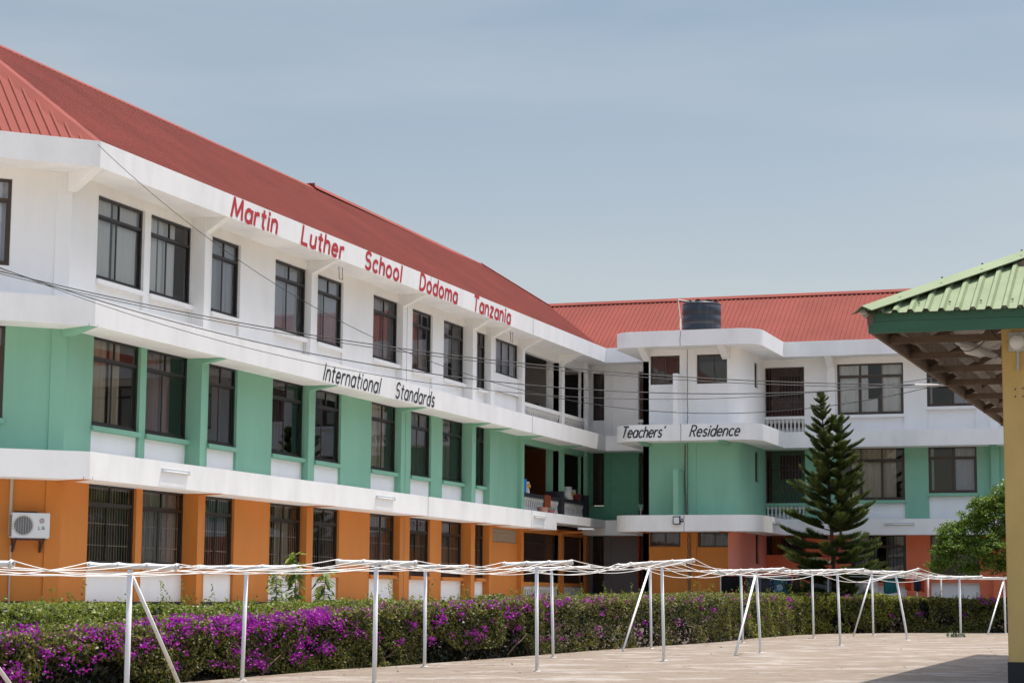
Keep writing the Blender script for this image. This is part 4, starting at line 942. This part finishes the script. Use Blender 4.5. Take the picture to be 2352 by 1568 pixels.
def hedge(label, path, width, zbot, ztop, nleaf, mats, seed, leafL=.07, near=None, trunks=0, flowers=None, yellow=None, side=1):
    """clipped hedge along a plan path; side = +1 if the yard is to the right of the direction of travel"""
    P = np.array(path, float); seg = np.diff(P, axis=0); ln = np.linalg.norm(seg, axis=1); cum = np.r_[0, np.cumsum(ln)]; T = cum[-1]
    root = thing('hedge', label, 'hedge', (float(P[0, 0]), float(P[0, 1]), zbot(0)))
    def at(s):
        i = np.clip(np.searchsorted(cum, s, side='right')-1, 0, len(seg)-1); u = ((s-cum[i])/ln[i])[:, None]
        p = P[i]+seg[i]*u; d = seg[i]/ln[i][:, None]; return p, np.stack([d[:, 1], -d[:, 0]], 1)*side
    zb = np.vectorize(zbot); zt = np.vectorize(ztop)
    def sample(n, depth, part):
        s = rng.uniform(0, T, n)
        if near is not None: k = rng.uniform(size=n) < .35; s = np.where(k, rng.uniform(0, T*near, n), s)
        p, nn = at(s); b0, t0 = zb(s), zt(s); h = t0-b0
        f = rng.uniform(size=n); face = np.where(f < .48, 0, np.where(f < .92, 1, 2))
        dep = np.abs(rng.normal(0, depth, n))
        w = rng.uniform(-.5, .5, n)*width; z = b0+h*rng.uniform(.04, 1, n)
        w = np.where(face == 0, width/2-dep, np.where(face == 2, -width/2+dep, w)); z = np.where(face == 1, t0-dep, z)
        q = np.c_[p+nn*w[:, None], z]
        bump = .15*sn(q, 1.7, seed)+.08*sn(q, 5, seed+1)+.03*sn(q, 15, seed+2)
        N = np.zeros((n, 3)); N[:, :2] = nn*np.where(face == 0, 1, np.where(face == 2, -1, 0))[:, None]; N[:, 2] = np.where(face == 1, 1, .25)
        q = q+N*bump[:, None]
        # rounded shoulders
        e = np.clip((w-width*.28)/(width*.22), 0, 1); q[:, 2] -= np.where(face == 1, .10*e*e, 0)
        return q, N, s, z, w, face
    q, N, s, z, w, face = sample(nleaf, .075, 0)
    # gaps low down where the twigs show
    zrel = (z-zb(s))/(zt(s)-zb(s)); keep = ~((zrel < .55) & (sn(q, 2.6, seed+5)+.9*(.5-zrel) > .36))
    keep &= ~((sn(q, 5.0, seed+6) > .62))
    q, N, s, z, w, face = [a[keep] for a in (q, N, s, z, w, face)]
    # sprigs rising above the top
    Nf = N+rdir(len(q))*.8; D = rdir(len(q)); D[:, 2] -= .2
    LL_ = leafL*rng.uniform(.6, 1.25, len(q))
    leafmesh('foliage', q, D, Nf, LL_, LL_*.62, mats[0], root)
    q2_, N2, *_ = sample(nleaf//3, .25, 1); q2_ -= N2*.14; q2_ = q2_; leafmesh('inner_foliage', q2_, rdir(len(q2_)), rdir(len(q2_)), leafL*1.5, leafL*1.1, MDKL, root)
    ns = int(T*15); ss = rng.uniform(0, T, ns); p, nn = at(ss); C = []; DD = []
    for i in range(ns):
        base = np.array([*(p[i]+nn[i]*rng.uniform(-.4, .5)*width), ztop(ss[i])-.02]); dr = np.array([rng.normal(0, .35), rng.normal(0, .35), 1.]); hh = abs(rng.normal(.04, .09)) + (rng.uniform(.15, .42) if rng.uniform() < .05 else 0)
        for j in range(int(4+hh*45)): C.append(base+dr*hh*rng.uniform(0, 1)+rng.normal(0, .018, 3)); DD.append(rdir(1)[0]+np.array([0, 0, .3]))
    C = np.array(C); leafmesh('sprigs', C, np.array(DD), rdir(len(C)), .055, .03, mats[1], root)
    if yellow is not None:
        qy, Ny, sy, zy, wy, fy = sample(int(nleaf*.22), .03, 2); k = (np.abs(sy-yellow[0]) < yellow[1]*(1+.5*sn(qy, 1.2, 9))) & (sn(qy, 3.5, 3) > -.02); qy = qy[k]+Ny[k]*.02
        leafmesh('yellow_foliage', qy, rdir(len(qy)), Ny[k]+rdir(len(qy))*.7, leafL*.95, leafL*.6, ML3, root)
    # woody stems
    b = NB()
    for i in range(trunks):
        s_ = np.array([T*(i+rng.uniform(.1, .9))/trunks]); p, nn = at(s_); p = p[0]+nn[0]*width*rng.uniform(.1, .42); z0 = zbot(s_[0]); hgt = (ztop(s_[0])-z0)*rng.uniform(.4, .8)
        pts = [Vector((p[0], p[1], z0-.05))]; d = Vector((rng.normal(0, .25), rng.normal(0, .5), 1))
        for j in range(4): pts.append(pts[-1]+d.normalized()*hgt/4); d += Vector((rng.normal(0, .4), rng.normal(0, .5), rng.normal(0, .2)))
        tube(b, pts, rng.uniform(.012, .035), 6, r1=.006)
        for j in (1, 2, 3):
            e = pts[j]; dd = Vector((rng.normal(0, .6), rng.normal(0, .8), .5)).normalized(); tube(b, [e, e+dd*.2, e+dd*.42+Vector((0, 0, .08))], .009, 5, r1=.004)
    if trunks: obj('stems', b, MTW, root)
    else: b.free()
    if flowers:
        C = []; 
        for i in range(flowers[0]):
            s_ = flowers[1](); s_ = min(max(s_, 0), T*.999); p, nn = at(np.array([s_])); top = rng.uniform() < .68
            h = ztop(s_)-zbot(s_); wv = width/2+rng.uniform(-.30, .05) if top else width/2+.03
            zz = ztop(s_)+rng.uniform(-.14, .03) if top else zbot(s_)+h*rng.uniform(.2, .92)**.8
            c = np.array([*(p[0]+nn[0]*wv), zz]); n = int(1.15*(rng.uniform(3, 16) if rng.uniform() < .55 else rng.uniform(18, 62))*flowers[2](s_)); n = max(n, 3); sp = .026+.017*math.sqrt(n/8)
            C.append(c+rng.normal(0, 1, (n, 3))*np.array([sp, sp*1.4, sp*.75]))
        C = np.concatenate(C); leafmesh('flowers', C, rdir(len(C)), rdir(len(C)), .046*rng.uniform(.7, 1.2, len(C)), .040, MFL, root)
    return root
def zb1(s): return tz(-14, 20+s)-.12
def zt1(s): return float(np.interp(20+s, [18, 23.5, 31, 37, 43, 56, 66], [-.62, -.53, -.34, -.17, -.02, .08, .12]))
def fl_s():
    return float(rng.choice([rng.uniform(0, 13), rng.uniform(9, 24), rng.uniform(20, 45)], p=[.44, .34, .22]))
hedge('long bougainvillea hedge with purple flowers along the left edge of the paving', [(-15.75, 20), (-15.65, 33), (-15.0, 40), (-14.75, 46.5), (-13.95, 55), (-14.0, 60), (-13.8, 66.6)], 1.3, zb1, zt1, 165000, (ML1, ML2), 11, .062, near=.5, trunks=95,
      flowers=(560, fl_s, lambda s: 1.0 if s < 14 else (.6 if s < 26 else .4)), yellow=(43, 4.5), side=1)
def zb2(s): return tz(-12, 68)-.1
def zt2(s): return float(np.interp(s, [0, 4, 9], [.14, .10, .06]))
hedge('dense clipped hedge along the far edge of the paving, below the pine', [(-14.8, 69.25), (-11, 69.45), (-4.5, 70.0)], .95, zb2, zt2, 52000, (ML1, ML2), 21, .075, trunks=16,
      flowers=(46, lambda: float(rng.choice([rng.uniform(5.9, 8.6), rng.uniform(0, 6)], p=[.6, .4])), lambda s: .6), yellow=(2.2, 2.2), side=1)
hedge('light green hedge between the purple hedge and the orange wall', [(-17.35, 20), (-17.2, 60)], 1.5, lambda s: -1.25, lambda s: float(np.interp(s, [0, 24, 40], [-.225, -.15, -.08])), 75000, (ML2, ML2), 31, .065, near=.5, side=1)

def bmleafset(C, D, N, L, W, m, root, name): return leafmesh(name, np.array(C), np.array(D), np.array(N), np.array(L), np.array(W), m, root)
# Norfolk Island pine with two leaders
MND = leafmat('pine_needle', [(.014, .026, .009), (.028, .048, .013), (.05, .078, .018), (.085, .12, .026), (.15, .18, .04)], .28)
pine = thing('pine_tree', 'tall dark green pine tree with tiered upswept branches and twin tops', 'tree', (-13.05, 71.2, GB-.1))
yp = 71.2
tr1 = [(-13.02, yp, GB-.2), (-13.02, yp, 1.0), (-13.1, yp, 3.0), (-13.2, yp, 4.6), (-13.32, yp, 6.0), (-13.43, yp, 7.25)]
tr2 = [(-13.03, yp-.05, 1.3), (-12.75, yp-.05, 2.2), (-12.72, yp-.05, 3.5), (-12.76, yp-.05, 5.0), (-12.80, yp-.05, 6.40)]
def tl(tr, z):
    for a, c in zip(tr, tr[1:]):
        if a[2] <= z <= c[2]: u = (z-a[2])/(c[2]-a[2]); return np.array(a)*(1-u)+np.array(c)*u
    return np.array(tr[-1])
C, D, N, L_, W_, T_ = [], [], [], [], [], []; stems = NB()
def pbranch(base, az, length, elev, curl, dens):
    d = np.array([math.cos(az)*math.cos(elev), math.sin(az)*math.cos(elev), math.sin(elev)]); p = base.copy(); pts = [p.copy()]; n = 12
    for i in range(n):
        u = i/n; e = elev+curl*u*u; d = np.array([math.cos(az)*math.cos(e), math.sin(az)*math.cos(e), math.sin(e)]); p = p+d*length/n; pts.append(p.copy())
        if u < .16 and length > .7: continue
        k = int(dens*length/n*(1.15-.35*u)); lat = np.array([-math.sin(az), math.cos(az), 0])
        for j in range(k):
            t = rng.uniform(); c = pts[-2]+(pts[-1]-pts[-2])*t
            side_ = rng.uniform(-1, 1); fan = math.sqrt(max(0, 1-abs(2*u-.95)**2.5))
            ll = (.13+.23*min(1, length/1.2))*(.45+.65*fan)*rng.uniform(.7, 1.15)
            dn = d*.8+lat*side_*1.05+np.array([0, 0, .62])*rng.uniform(.25, 1.15); dn /= np.linalg.norm(dn)
            C.append(c+dn*ll*.5); D.append(dn); N.append(np.cross(dn, rdir(1)[0])); L_.append(ll); W_.append(.023); T_.append(u)
    tube(stems, [Vector(q) for q in pts[::3]], .006+.010*min(1, length/1.5), 5, r1=.004)
def whorls(tr, zs, lens, k0):
    rr_ = np.random.default_rng(k0+3)
    for i, (z, ln_) in enumerate(zip(zs, lens)):
        n = (5 if i % 2 else 4) if ln_ > .4 else 4; a0 = rng.uniform(0, 6.28)
        for j in range(n):
            az = a0+2*math.pi*j/n+rng.normal(0, .14); l2 = ln_*rr_.uniform(.72, 1.16)
            if rr_.uniform() < .10: continue
            low = min(1, ln_/1.9); pbranch(tl(tr, z+rng.normal(0, .03)), az, l2, R(40-44*low+rng.normal(0, 4)), R(14+26*low), 700)
zs = [7.12, 6.88, 6.62, 6.34, 6.04, 5.74, 5.44, 5.15, 4.86, 4.58, 4.30, 4.02, 3.75, 3.48, 3.2, 2.93, 2.66, 2.38, 2.1, 1.82, 1.55, 1.28, 1.0, .74, .5, .26, .02, -.15]
ln = [.14, .27, .38, .48, .56, .64, .76, .78, .95, 1.02, 1.1, 1.16, 1.28, 1.3, 1.36, 1.46, 1.5, 1.55, 1.62, 1.75, 1.9, 1.98, 1.95, 1.85, 1.75, 1.7, 1.6, 1.5]
whorls(tr1, zs, ln, 0)
whorls(tr2, [6.32, 6.1, 5.82, 5.5, 5.16, 4.85, 4.55, 4.22, 3.9, 3.58, 3.25, 2.9, 2.5], [.2, .4, .46, .5, .85, .7, .78, .85, .95, 1.0, 1.05, 1.1, 1.2], 1)
for k in range(30): C.append(np.array([-13.43, yp, 7.22+.004*k])); D.append(np.array([rng.normal(0, .5), rng.normal(0, .5), 1])); N.append(rdir(1)[0]); L_.append(.16); W_.append(.02); T_.append(1)
C, D, N, L_, W_, T_ = [np.array(a_) for a_ in (C, D, N, L_, W_, T_)]; tipm = (T_ > .80) & (rng.uniform(size=len(T_)) < .6)
bmleafset(C[~tipm], D[~tipm], N[~tipm], L_[~tipm], W_[~tipm], MND, pine, 'needles')
bmleafset(C[tipm], D[tipm], N[tipm], L_[tipm], W_[tipm], leafmat('pine_new_growth', [(.06, .09, .02), (.12, .16, .035), (.19, .23, .05)], .3), pine, 'needles'); obj('branches', stems, mat('pine_bark', (.07, .05, .035), .9), pine)
b = NB(); tube(b, tr1, .085, 8, r1=.012); tube(b, tr2, .06, 8, r1=.010); obj('trunk', b, bpy.data.materials['pine_bark'], pine, smooth=True)

# broadleaf tree by the pillar
MBL = leafmat('broad_leaf', [(.045, .09, .012), (.09, .16, .02), (.15, .24, .03), (.23, .31, .045)], .48, .42)
tree = thing('leafy_tree', 'bright green leafy tree half hidden behind the ochre pillar', 'tree', (-6.0, 70.6, GB-.1))
lob = [(-8.55, 69.9, 1.75, .72), (-9.05, 70.1, 1.5, .42), (-8.05, 70.4, 2.35, .82), (-7.35, 70.2, 2.75, .85), (-6.75, 70.5, 3.35, .8), (-6.35, 70.4, 3.85, .6), (-6.1, 70.0, 2.6, 1.15), (-7.2, 69.7, 1.7, .85), (-6.4, 70.0, 1.35, .75), (-7.9, 70.0, 1.55, .65), (-5.3, 70.4, 3.2, 1.1), (-5.2, 70.4, 1.9, 1.0), (-7.0, 70.0, 1.05, .42), (-8.75, 70.0, 2.25, .45), (-9.3, 70.0, 1.15, .28), (-7.7, 70.0, 3.15, .4), (-8.2, 70.0, 1.0, .35)]
C = []; Dn = []
for x, y, z, r in lob:
    ncl = int(150*r*r)+14
    for i in range(ncl):
        d = rdir(1)[0]; d[2] = abs(d[2])*1.0 if rng.uniform() < .62 else d[2]; c = np.array([x, y, z])+d*r*rng.uniform(.55, 1.08)*np.array([1, .9, .85])
        k = int(rng.uniform(22, 46)); C.append(c+rng.normal(0, .075, (k, 3))*np.array([1.2, 1.2, .7])); Dn.append(np.repeat(d[None], k, 0))
C = np.concatenate(C); Dn = np.concatenate(Dn); D = rdir(len(C)); D[:, 2] -= .35
leafmesh('crown', C, D, Dn*.5+np.array([0, 0, .55])+rdir(len(C))*.75, .085*rng.uniform(.7, 1.3, len(C)), .05, MBL, tree)
b = NB(); tube(b, [(-6.0, 70.6, GB-.3), (-5.95, 70.5, .6), (-6.1, 70.4, 1.5), (-6.2, 70.4, 3.0)], .1, 8, r1=.03)
for x, y, z, r in lob[:12]: tube(b, [(-6.05, 70.45, 1.0+.3*rng.uniform()), ((x-6.05)/2, (y+70.45)/2, z*.6+.5), (x, y, z)], .035, 6, r1=.008)
obj('trunk', b, MTW, tree)

# saplings behind the hedge
def sapling(label, x, y, z0, z1, leafL, leafW, n, m, lean=(0, 0), hang=.8, spread=.22, kind='sapling'):
    t = thing(kind, label, 'plant', (x, y, z0)); b = NB(); pts = [Vector((x, y, z0)), Vector((x+lean[0]*.5, y+lean[1]*.5, (z0+z1)/2)), Vector((x+lean[0], y+lean[1], z1))]; tube(b, pts, .014, 6, r1=.006)
    C, D, N = [], [], []
    for i in range(n):
        u = rng.uniform(.18, 1)**.8; a = rng.uniform(0, 6.28); bp_ = np.array(pts[0].lerp(pts[2], u)); out = np.array([math.cos(a), math.sin(a), 0]); r_ = spread*rng.uniform(.35, 1)
        dn = out*(.7)+np.array([0, 0, -hang*rng.uniform(.2, 1.3)+(.5 if u > .95 else 0)]); tip = bp_+out*r_; C.append(tip+dn*leafL*.4); D.append(dn); N.append(out*.4+np.array([0, 0, 1])+rdir(1)[0]*.3)
        tube(b, [Vector(bp_), Vector(tip)], .005, 4)
    obj('stem', b, MTW, t); leafmesh('leaves', np.array(C), np.array(D), np.array(N), leafL*rng.uniform(.75, 1.15, n), leafW, m, t); return t
MMG = leafmat('mango_leaf', [(.03, .075, .010), (.075, .14, .014), (.17, .24, .02), (.28, .31, .03)], .4, .6)
sapling('tall young mango sapling with long drooping leaves before the orange wall', -18.9, 39.9, -.6, .92, .27, .10, 110, MMG, (-.0, -.15), .9, .13)
sapling('bushy young plant with long drooping leaves right of the tall sapling', -18.8, 41.0, -.6, .56, .25, .085, 100, MMG, (.05, .05), 1.0, .17)
sapling('small spindly plant with rounded leaves left of the tall sapling', -18.8, 38.75, -.6, .54, .12, .085, 120, MBL, (-.05, 0), .6, .24)
# weed at the foot of a post
weed = thing('weed', 'small grey green weed growing at the foot of a white post', 'plant', (-7.75, 61.9, tz(-7.75, 61.9)))
C = []; D = []
for i in range(46):
    d = rdir(1)[0]; d[2] = abs(d[2])*.8+.1; C.append(np.array([-7.72, 61.9, tz(-7.7, 61.9)])+d*np.array([.32, .25, .22])*rng.uniform(.3, 1)); D.append(d)
leafmesh('leaves', np.array(C), np.array(D), rdir(46)+np.array([0, 0, 1]), .11, .075, leafmat('grey_leaf', [(.09, .13, .07), (.16, .21, .12)], .3), weed)
b = NB(); 
for c in C[:14]: tube(b, [(-7.72, 61.9, tz(-7.7, 61.9)), Vector(c)], .005, 4)
obj('stem', b, MTW, weed)

# dry leaves and petals blown along the paving edge
n = 420; yy = rng.uniform(25, 66, n); xx = np.interp(yy, [20, 33, 40, 46, 55, 65], [-15, -14.88, -14.26, -14.0, -13.2, -13.05])+np.abs(rng.exponential(.55, n))+.05
k = rng.uniform(size=n) < .25; xx = np.where(k, rng.uniform(-12.5, -4, n), xx)
zz = np.array([tz(a, c) for a, c in zip(xx, yy)])+.012
o = leafmesh('fallen_leaves', np.c_[xx, yy, zz], rdir(n)*np.array([1, 1, .12]), np.array([[0, 0, 1.]])+rdir(n)*.25, .06*rng.uniform(.6, 1.3, n), .04, leafmat('dry_leaf', [(.10, .055, .03), (.18, .10, .05), (.26, .16, .08), (.22, .03, .2)], .1))
o['kind'] = 'stuff'
# ================================================================ OVERHEAD CABLES
def cable(label, P0, P1, sag, r=.008, n=48):
    P0, P1 = Vector(P0), Vector(P1); b = NB(); d = P1-P0
    pts = [P0+d*(i/n)-Vector((0, 0, 4*sag*(i/n)*(1-i/n))) for i in range(n+1)]; tube(b, pts, r, 5)
    return centre(tag(obj('overhead_cable', b, MCABLE), label, 'cable', 'overhead cables across the facade'))
cable('upper black cable of the pair running from the left edge to the shed eave', (-20.41, 30, 5.67), (-4.38, 35, 3.67), .54, .009)
cable('twin black cable just under the upper one, left edge to shed', (-20.45, 30.02, 5.64), (-4.38, 35.05, 3.63), .555, .007)
cable('sagging black cable crossing the middle lettering towards the shed', (-20.41, 30, 5.76), (-4.38, 35.2, 3.75), .99, .009)
cable('lowest thin black cable sagging below the middle lettering', (-20.41, 30.1, 5.78), (-4.38, 35.3, 3.87), 1.22, .006)
cable('thin black cable from the white roof edge corner down to the shed', (-22.43, 37.02, 9.51), (-4.38, 35.1, 3.72), 2.45, .0065)
b = NB(); tube(b, [(-4.42, 34.95, 3.66), (-4.93, 34.82, 3.662)], .022, 6); centre(tag(obj('cable_sleeve', b, MROPE), 'short white sleeve on the cable end beside the shed eave', 'cable'))

# ================================================================ SHED (right)
sh = thing('shelter', 'open sided shelter with light green sheet roof, dark green fascia and ochre pillar', 'shelter', (-2.4, 28.2, -1.2))
TX, TY, ZE = -4.50, 27.05, 3.87; SS = .5
tip = Vector((TX, TY, ZE)); LX = 13.0; LY = 18.6
nA = Vector((-q2, q2, 0))
bm = corrugated((TX-.05, TY-.03, ZE-.05), (1, 0, 0), (0, 1, SS), LX, 8.4, .205, .042, [(tip, nA)], prof=(.0, .06, .20, .42, .56)); obj('roof', bm, MGRN, sh, recalc=False)
bm = corrugated((TX-.05, TY-.0, ZE-.062), (1, 0, 0), (0, 1, SS), LX, 8.4, .205, .042, [(tip, nA)], prof=(.0, .06, .20, .42, .56)); obj('roof_underside', bm, MGALV, sh, recalc=False)
def lslope(dz): return corrugated((TX-.03, TY-.05, ZE-.05+dz), (0, 1, 0), (1, 0, SS), LY+1, 8.4, .205, .042, [(tip, -nA), (Vector((TX, TY+LY, 0)), Vector((q2*-1+1.41, q2, 0)).normalized())], prof=(.0, .06, .20, .42, .56))
obj('roof', lslope(0), MGRN, sh, recalc=False); obj('roof_underside', lslope(-.014), MGALV, sh, recalc=False)
bm = NB(); cap_strip(bm, tip+Vector((-.02, -.02, .05)), tip+Vector((7, 7, SS*7+.06)), (.16, -.16, 0), (-.16, .16, 0), .085, .085); obj('hip_cap', bm, MGRN, sh)
b = NB()
for i in range(12):
    for (px, pz) in ((.32, .0),): pass
for i in range(16):
    s = i*.41+.3; lathe(b, (TX+s, TY+.22, ZE+.095), [(.016, 0), (.016, .012), (.010, .02)], 8)
    p = tip+Vector((s*1.2+.1, s*1.2-.08, (s*1.2)*SS+.09)); lathe(b, p, [(.016, 0), (.016, .012), (.010, .02)], 8)
obj('screws', b, mat('green_screw', (.01, .10, .05), .4), sh)
b = NB(); box(b, TX+.06, TX+LX, TY+.05, TY+.09, 3.715, ZE-.03); box(b, TX+.055, TX+LX, TY+.04, TY+.085, 3.56, 3.71); obj('fascia', b, MGRNB, sh)
b = NB(); 
prism(b, [(TX+.06, TY+.1, 3.57), (TX+.06, TY+LY, 3.75), (TX+.06, TY+LY, 4.0), (TX+.06, TY+.1, ZE-.05)], (.045, 0, 0))
prism(b, [(TX+.35, TY+.4, 3.66), (TX+.35, TY+LY, 3.82), (TX+.35, TY+LY, 4.05), (TX+.35, TY+.4, 3.95)], (.05, 0, 0))
obj('eave_board', b, MWOOD, sh)
for k, yy in enumerate((28.6, 30.6, 32.6, 34.8, 37.4, 40.4, 43.6)):
    b = NB(); box(b, TX+.1, TX+6, yy, yy+.05, 3.60+.012*k, 3.70+.012*k)
    prism(b, [(TX+.1, yy+.055, 3.70), (TX+.1, yy+.055, 3.80), (TX+6, yy+.055, 3.80+6*SS-.09), (TX+6, yy+.055, 3.70+6*SS-.09)], (0, .05, 0))
    for xx in (1.4, 2.6): prism(b, [(TX+xx, yy-.02, 3.68), (TX+xx+.08, yy-.02, 3.68), (TX+xx+.5, yy-.02, 3.68+SS*xx+.1), (TX+xx+.42, yy-.02, 3.68+SS*xx+.1)], (0, .04, 0))
    obj('truss', b, MWOOD, sh)
b = NB()
for xx in (.6, 1.5, 2.4, 3.3): 
    z = 3.80+xx*SS-.085; box(b, TX+xx, TX+xx+.06, TY+1.0+xx, TY+LY-.5, z, z+.07)
for yy in (.7, 1.6, 2.5): z = 3.80+yy*SS-.085; box(b, TX+yy+.3, TX+LX-.5, TY+yy, TY+yy+.06, z, z+.07)
obj('purlin', b, MWOOD, sh)
b = NB(); prism(b, [tip+Vector((.05, -.02, -.20)), tip+Vector((.05, -.02, -.08)), tip+Vector((6, 5.93, 6*SS-.09)), tip+Vector((6, 5.93, 6*SS-.21))], Vector((.04, .045, 0))*1.0); obj('hip_rafter', b, MWOOD, sh)
PX0, PX1, PY0, PY1 = -2.79, -2.24, 28.0, 28.55
b = NB(); box(b, PX0, PX1, PY0, PY1, -1.3, 3.72); bmesh.ops.bevel(b, geom=[e for e in b.edges if abs(e.verts[0].co.z-e.verts[1].co.z) > 1], offset=.012, segments=2, affect='EDGES'); obj('pillar', b, MTAN, sh, label='ochre plastered pillar')
b = NB(); box(b, PX0-.012, PX1+.012, PY0-.012, PY1+.012, -1.35, -.80); obj('skirting', b, MSKIRT, sh)
for yy in (36.0, 44.6):
    b = NB(); box(b, 3.0, 3.5, yy, yy+.5, -1.3, 3.72); obj('pillar', b, MTAN, sh)
b = NB()
for i, (x, z) in enumerate(((-2.62, 2.85), (-2.52, 2.86), (-2.62, 2.75), (-2.52, 2.75))): fbox(b, Fr((0, PY0, 0), (1, 0, 0), (0, -1, 0)), x-.008, x+.008, .002, .008, z-.01, z+.01)
obj('bolt_holes', b, MBLK, sh)
FP = Fr((0, PY0, 0), (1, 0, 0), (0, -1, 0))
t = thing('wall_lamp', 'round white lamp in a grey square housing on the ochre pillar', 'lamp', FP(-2.57, 0, 3.4))
b = NB(); fbox(b, FP, -2.69, -2.46, .004, .06, 3.36, 3.62); obj('housing', b, MSTEEL, t)
b = NB(); n = 20; prev = None
for r_, d in ((.10, .06), (.10, .12), (.07, .16), (.0001, .17)):
    ring = [b.verts.new(FP(-2.575+r_*math.cos(2*math.pi*k/n), d, 3.48+.0+r_*1.05*math.sin(2*math.pi*k/n))) for k in range(n)]
    if prev: [b.faces.new((prev[k], prev[(k+1) % n], ring[(k+1) % n], ring[k])) for k in range(n)]
    prev = ring
obj('globe', b, MLAMP, t, smooth=True)
b = NB(); tube(b, [FP(-2.57, .03, 3.36), FP(-2.575, .03, 3.1)], .018, 6); obj('conduit', b, MSTEEL, t)
t = thing('street_lamp', 'cobra head street lamp on an arm under the shelter roof', 'lamp', (-3.2, 30, 3.6))
b = NB(); pts = [(-3.62, 29.9, 3.74), (-3.45, 29.95, 3.70), (-3.2, 30.0, 3.58), (-3.0, 30.05, 3.48)]
for p, r_ in zip(pts, (.05, .12, .13, .05)): pass
def loft(b, rings, n=14):
    prev = None
    for c, rx, rz in rings:
        c = Vector(c); ax = Vector((.35, .93, 0)); az = Vector((.35, -.1, .93)); ring = [b.verts.new(c+ax*rx*math.cos(2*math.pi*k/n)+az*rz*math.sin(2*math.pi*k/n)) for k in range(n)]
        if prev: [b.faces.new((prev[k], prev[(k+1) % n], ring[(k+1) % n], ring[k])) for k in range(n)]
        else: b.faces.new(ring[::-1])
        prev = ring
    b.faces.new(prev)
loft(b, [((-3.66, 29.9, 3.755), .03, .015), ((-3.55, 29.9, 3.74), .11, .05), ((-3.38, 29.95, 3.68), .13, .06), ((-3.2, 30.0, 3.60), .10, .055), ((-3.06, 30.0, 3.53), .04, .035)]); obj('head', b, MSTEEL, t, smooth=True)
b = NB(); loft(b, [((-3.56, 29.9, 3.70), .06, .02), ((-3.46, 29.9, 3.64), .10, .07), ((-3.30, 29.95, 3.59), .09, .06), ((-3.2, 30, 3.565), .05, .02)]); obj('lens', b, MLAMP, t, smooth=True)
b = NB(); tube(b, [(-3.1, 30, 3.55), (-2.75, 29.9, 3.40), (-2.6, 28.56, 3.30)], .02, 8); obj('arm', b, MSTEEL, t, smooth=True)
def loose(label, pts):
    b = NB(); P = [Vector(p) for p in pts]; out = []
    for a, m_, c in zip(P[::2], P[1::2], P[2::2]):
        for i in range(8): u = i/8; out.append(a*(1-u)**2+m_*2*u*(1-u)+c*u*u)
    tube(b, out+[P[-1]], .007, 5); centre(tag(obj('loose_wire', b, MCABLE), label, 'wire'))
loose('loose wire hanging in a loop under the shelter roof by the street lamp', [(-3.75, 29.5, 4.1), (-3.6, 29.6, 3.3), (-3.2, 29.8, 3.75), (-3.05, 29.6, 3.95), (-3.0, 29.6, 4.2)])
loose('wire drooping from the shelter roof to the lamp on the pillar', [(-3.0, 28.4, 3.78), (-2.85, 28.2, 3.5), (-2.68, 27.97, 3.5)])
loose('loose wires dangling from the shelter eave towards the far slab', [(-3.55, 38.5, 3.75), (-3.6, 38.6, 3.3), (-3.25, 38.8, 2.9)])

for o in scn.objects:
    if o.parent and o.name.split('.')[0] in ('foliage', 'inner_foliage', 'sprigs', 'yellow_foliage', 'flowers', 'needles', 'crown', 'leaves', 'stems', 'branches'): o['kind'] = 'stuff'
# ---------------------------------------------------------------- lift everything to its real height
for o in list(scn.objects):
    if o.parent is None and o.type not in ('CAMERA', 'LIGHT'): o.location.z += Z0
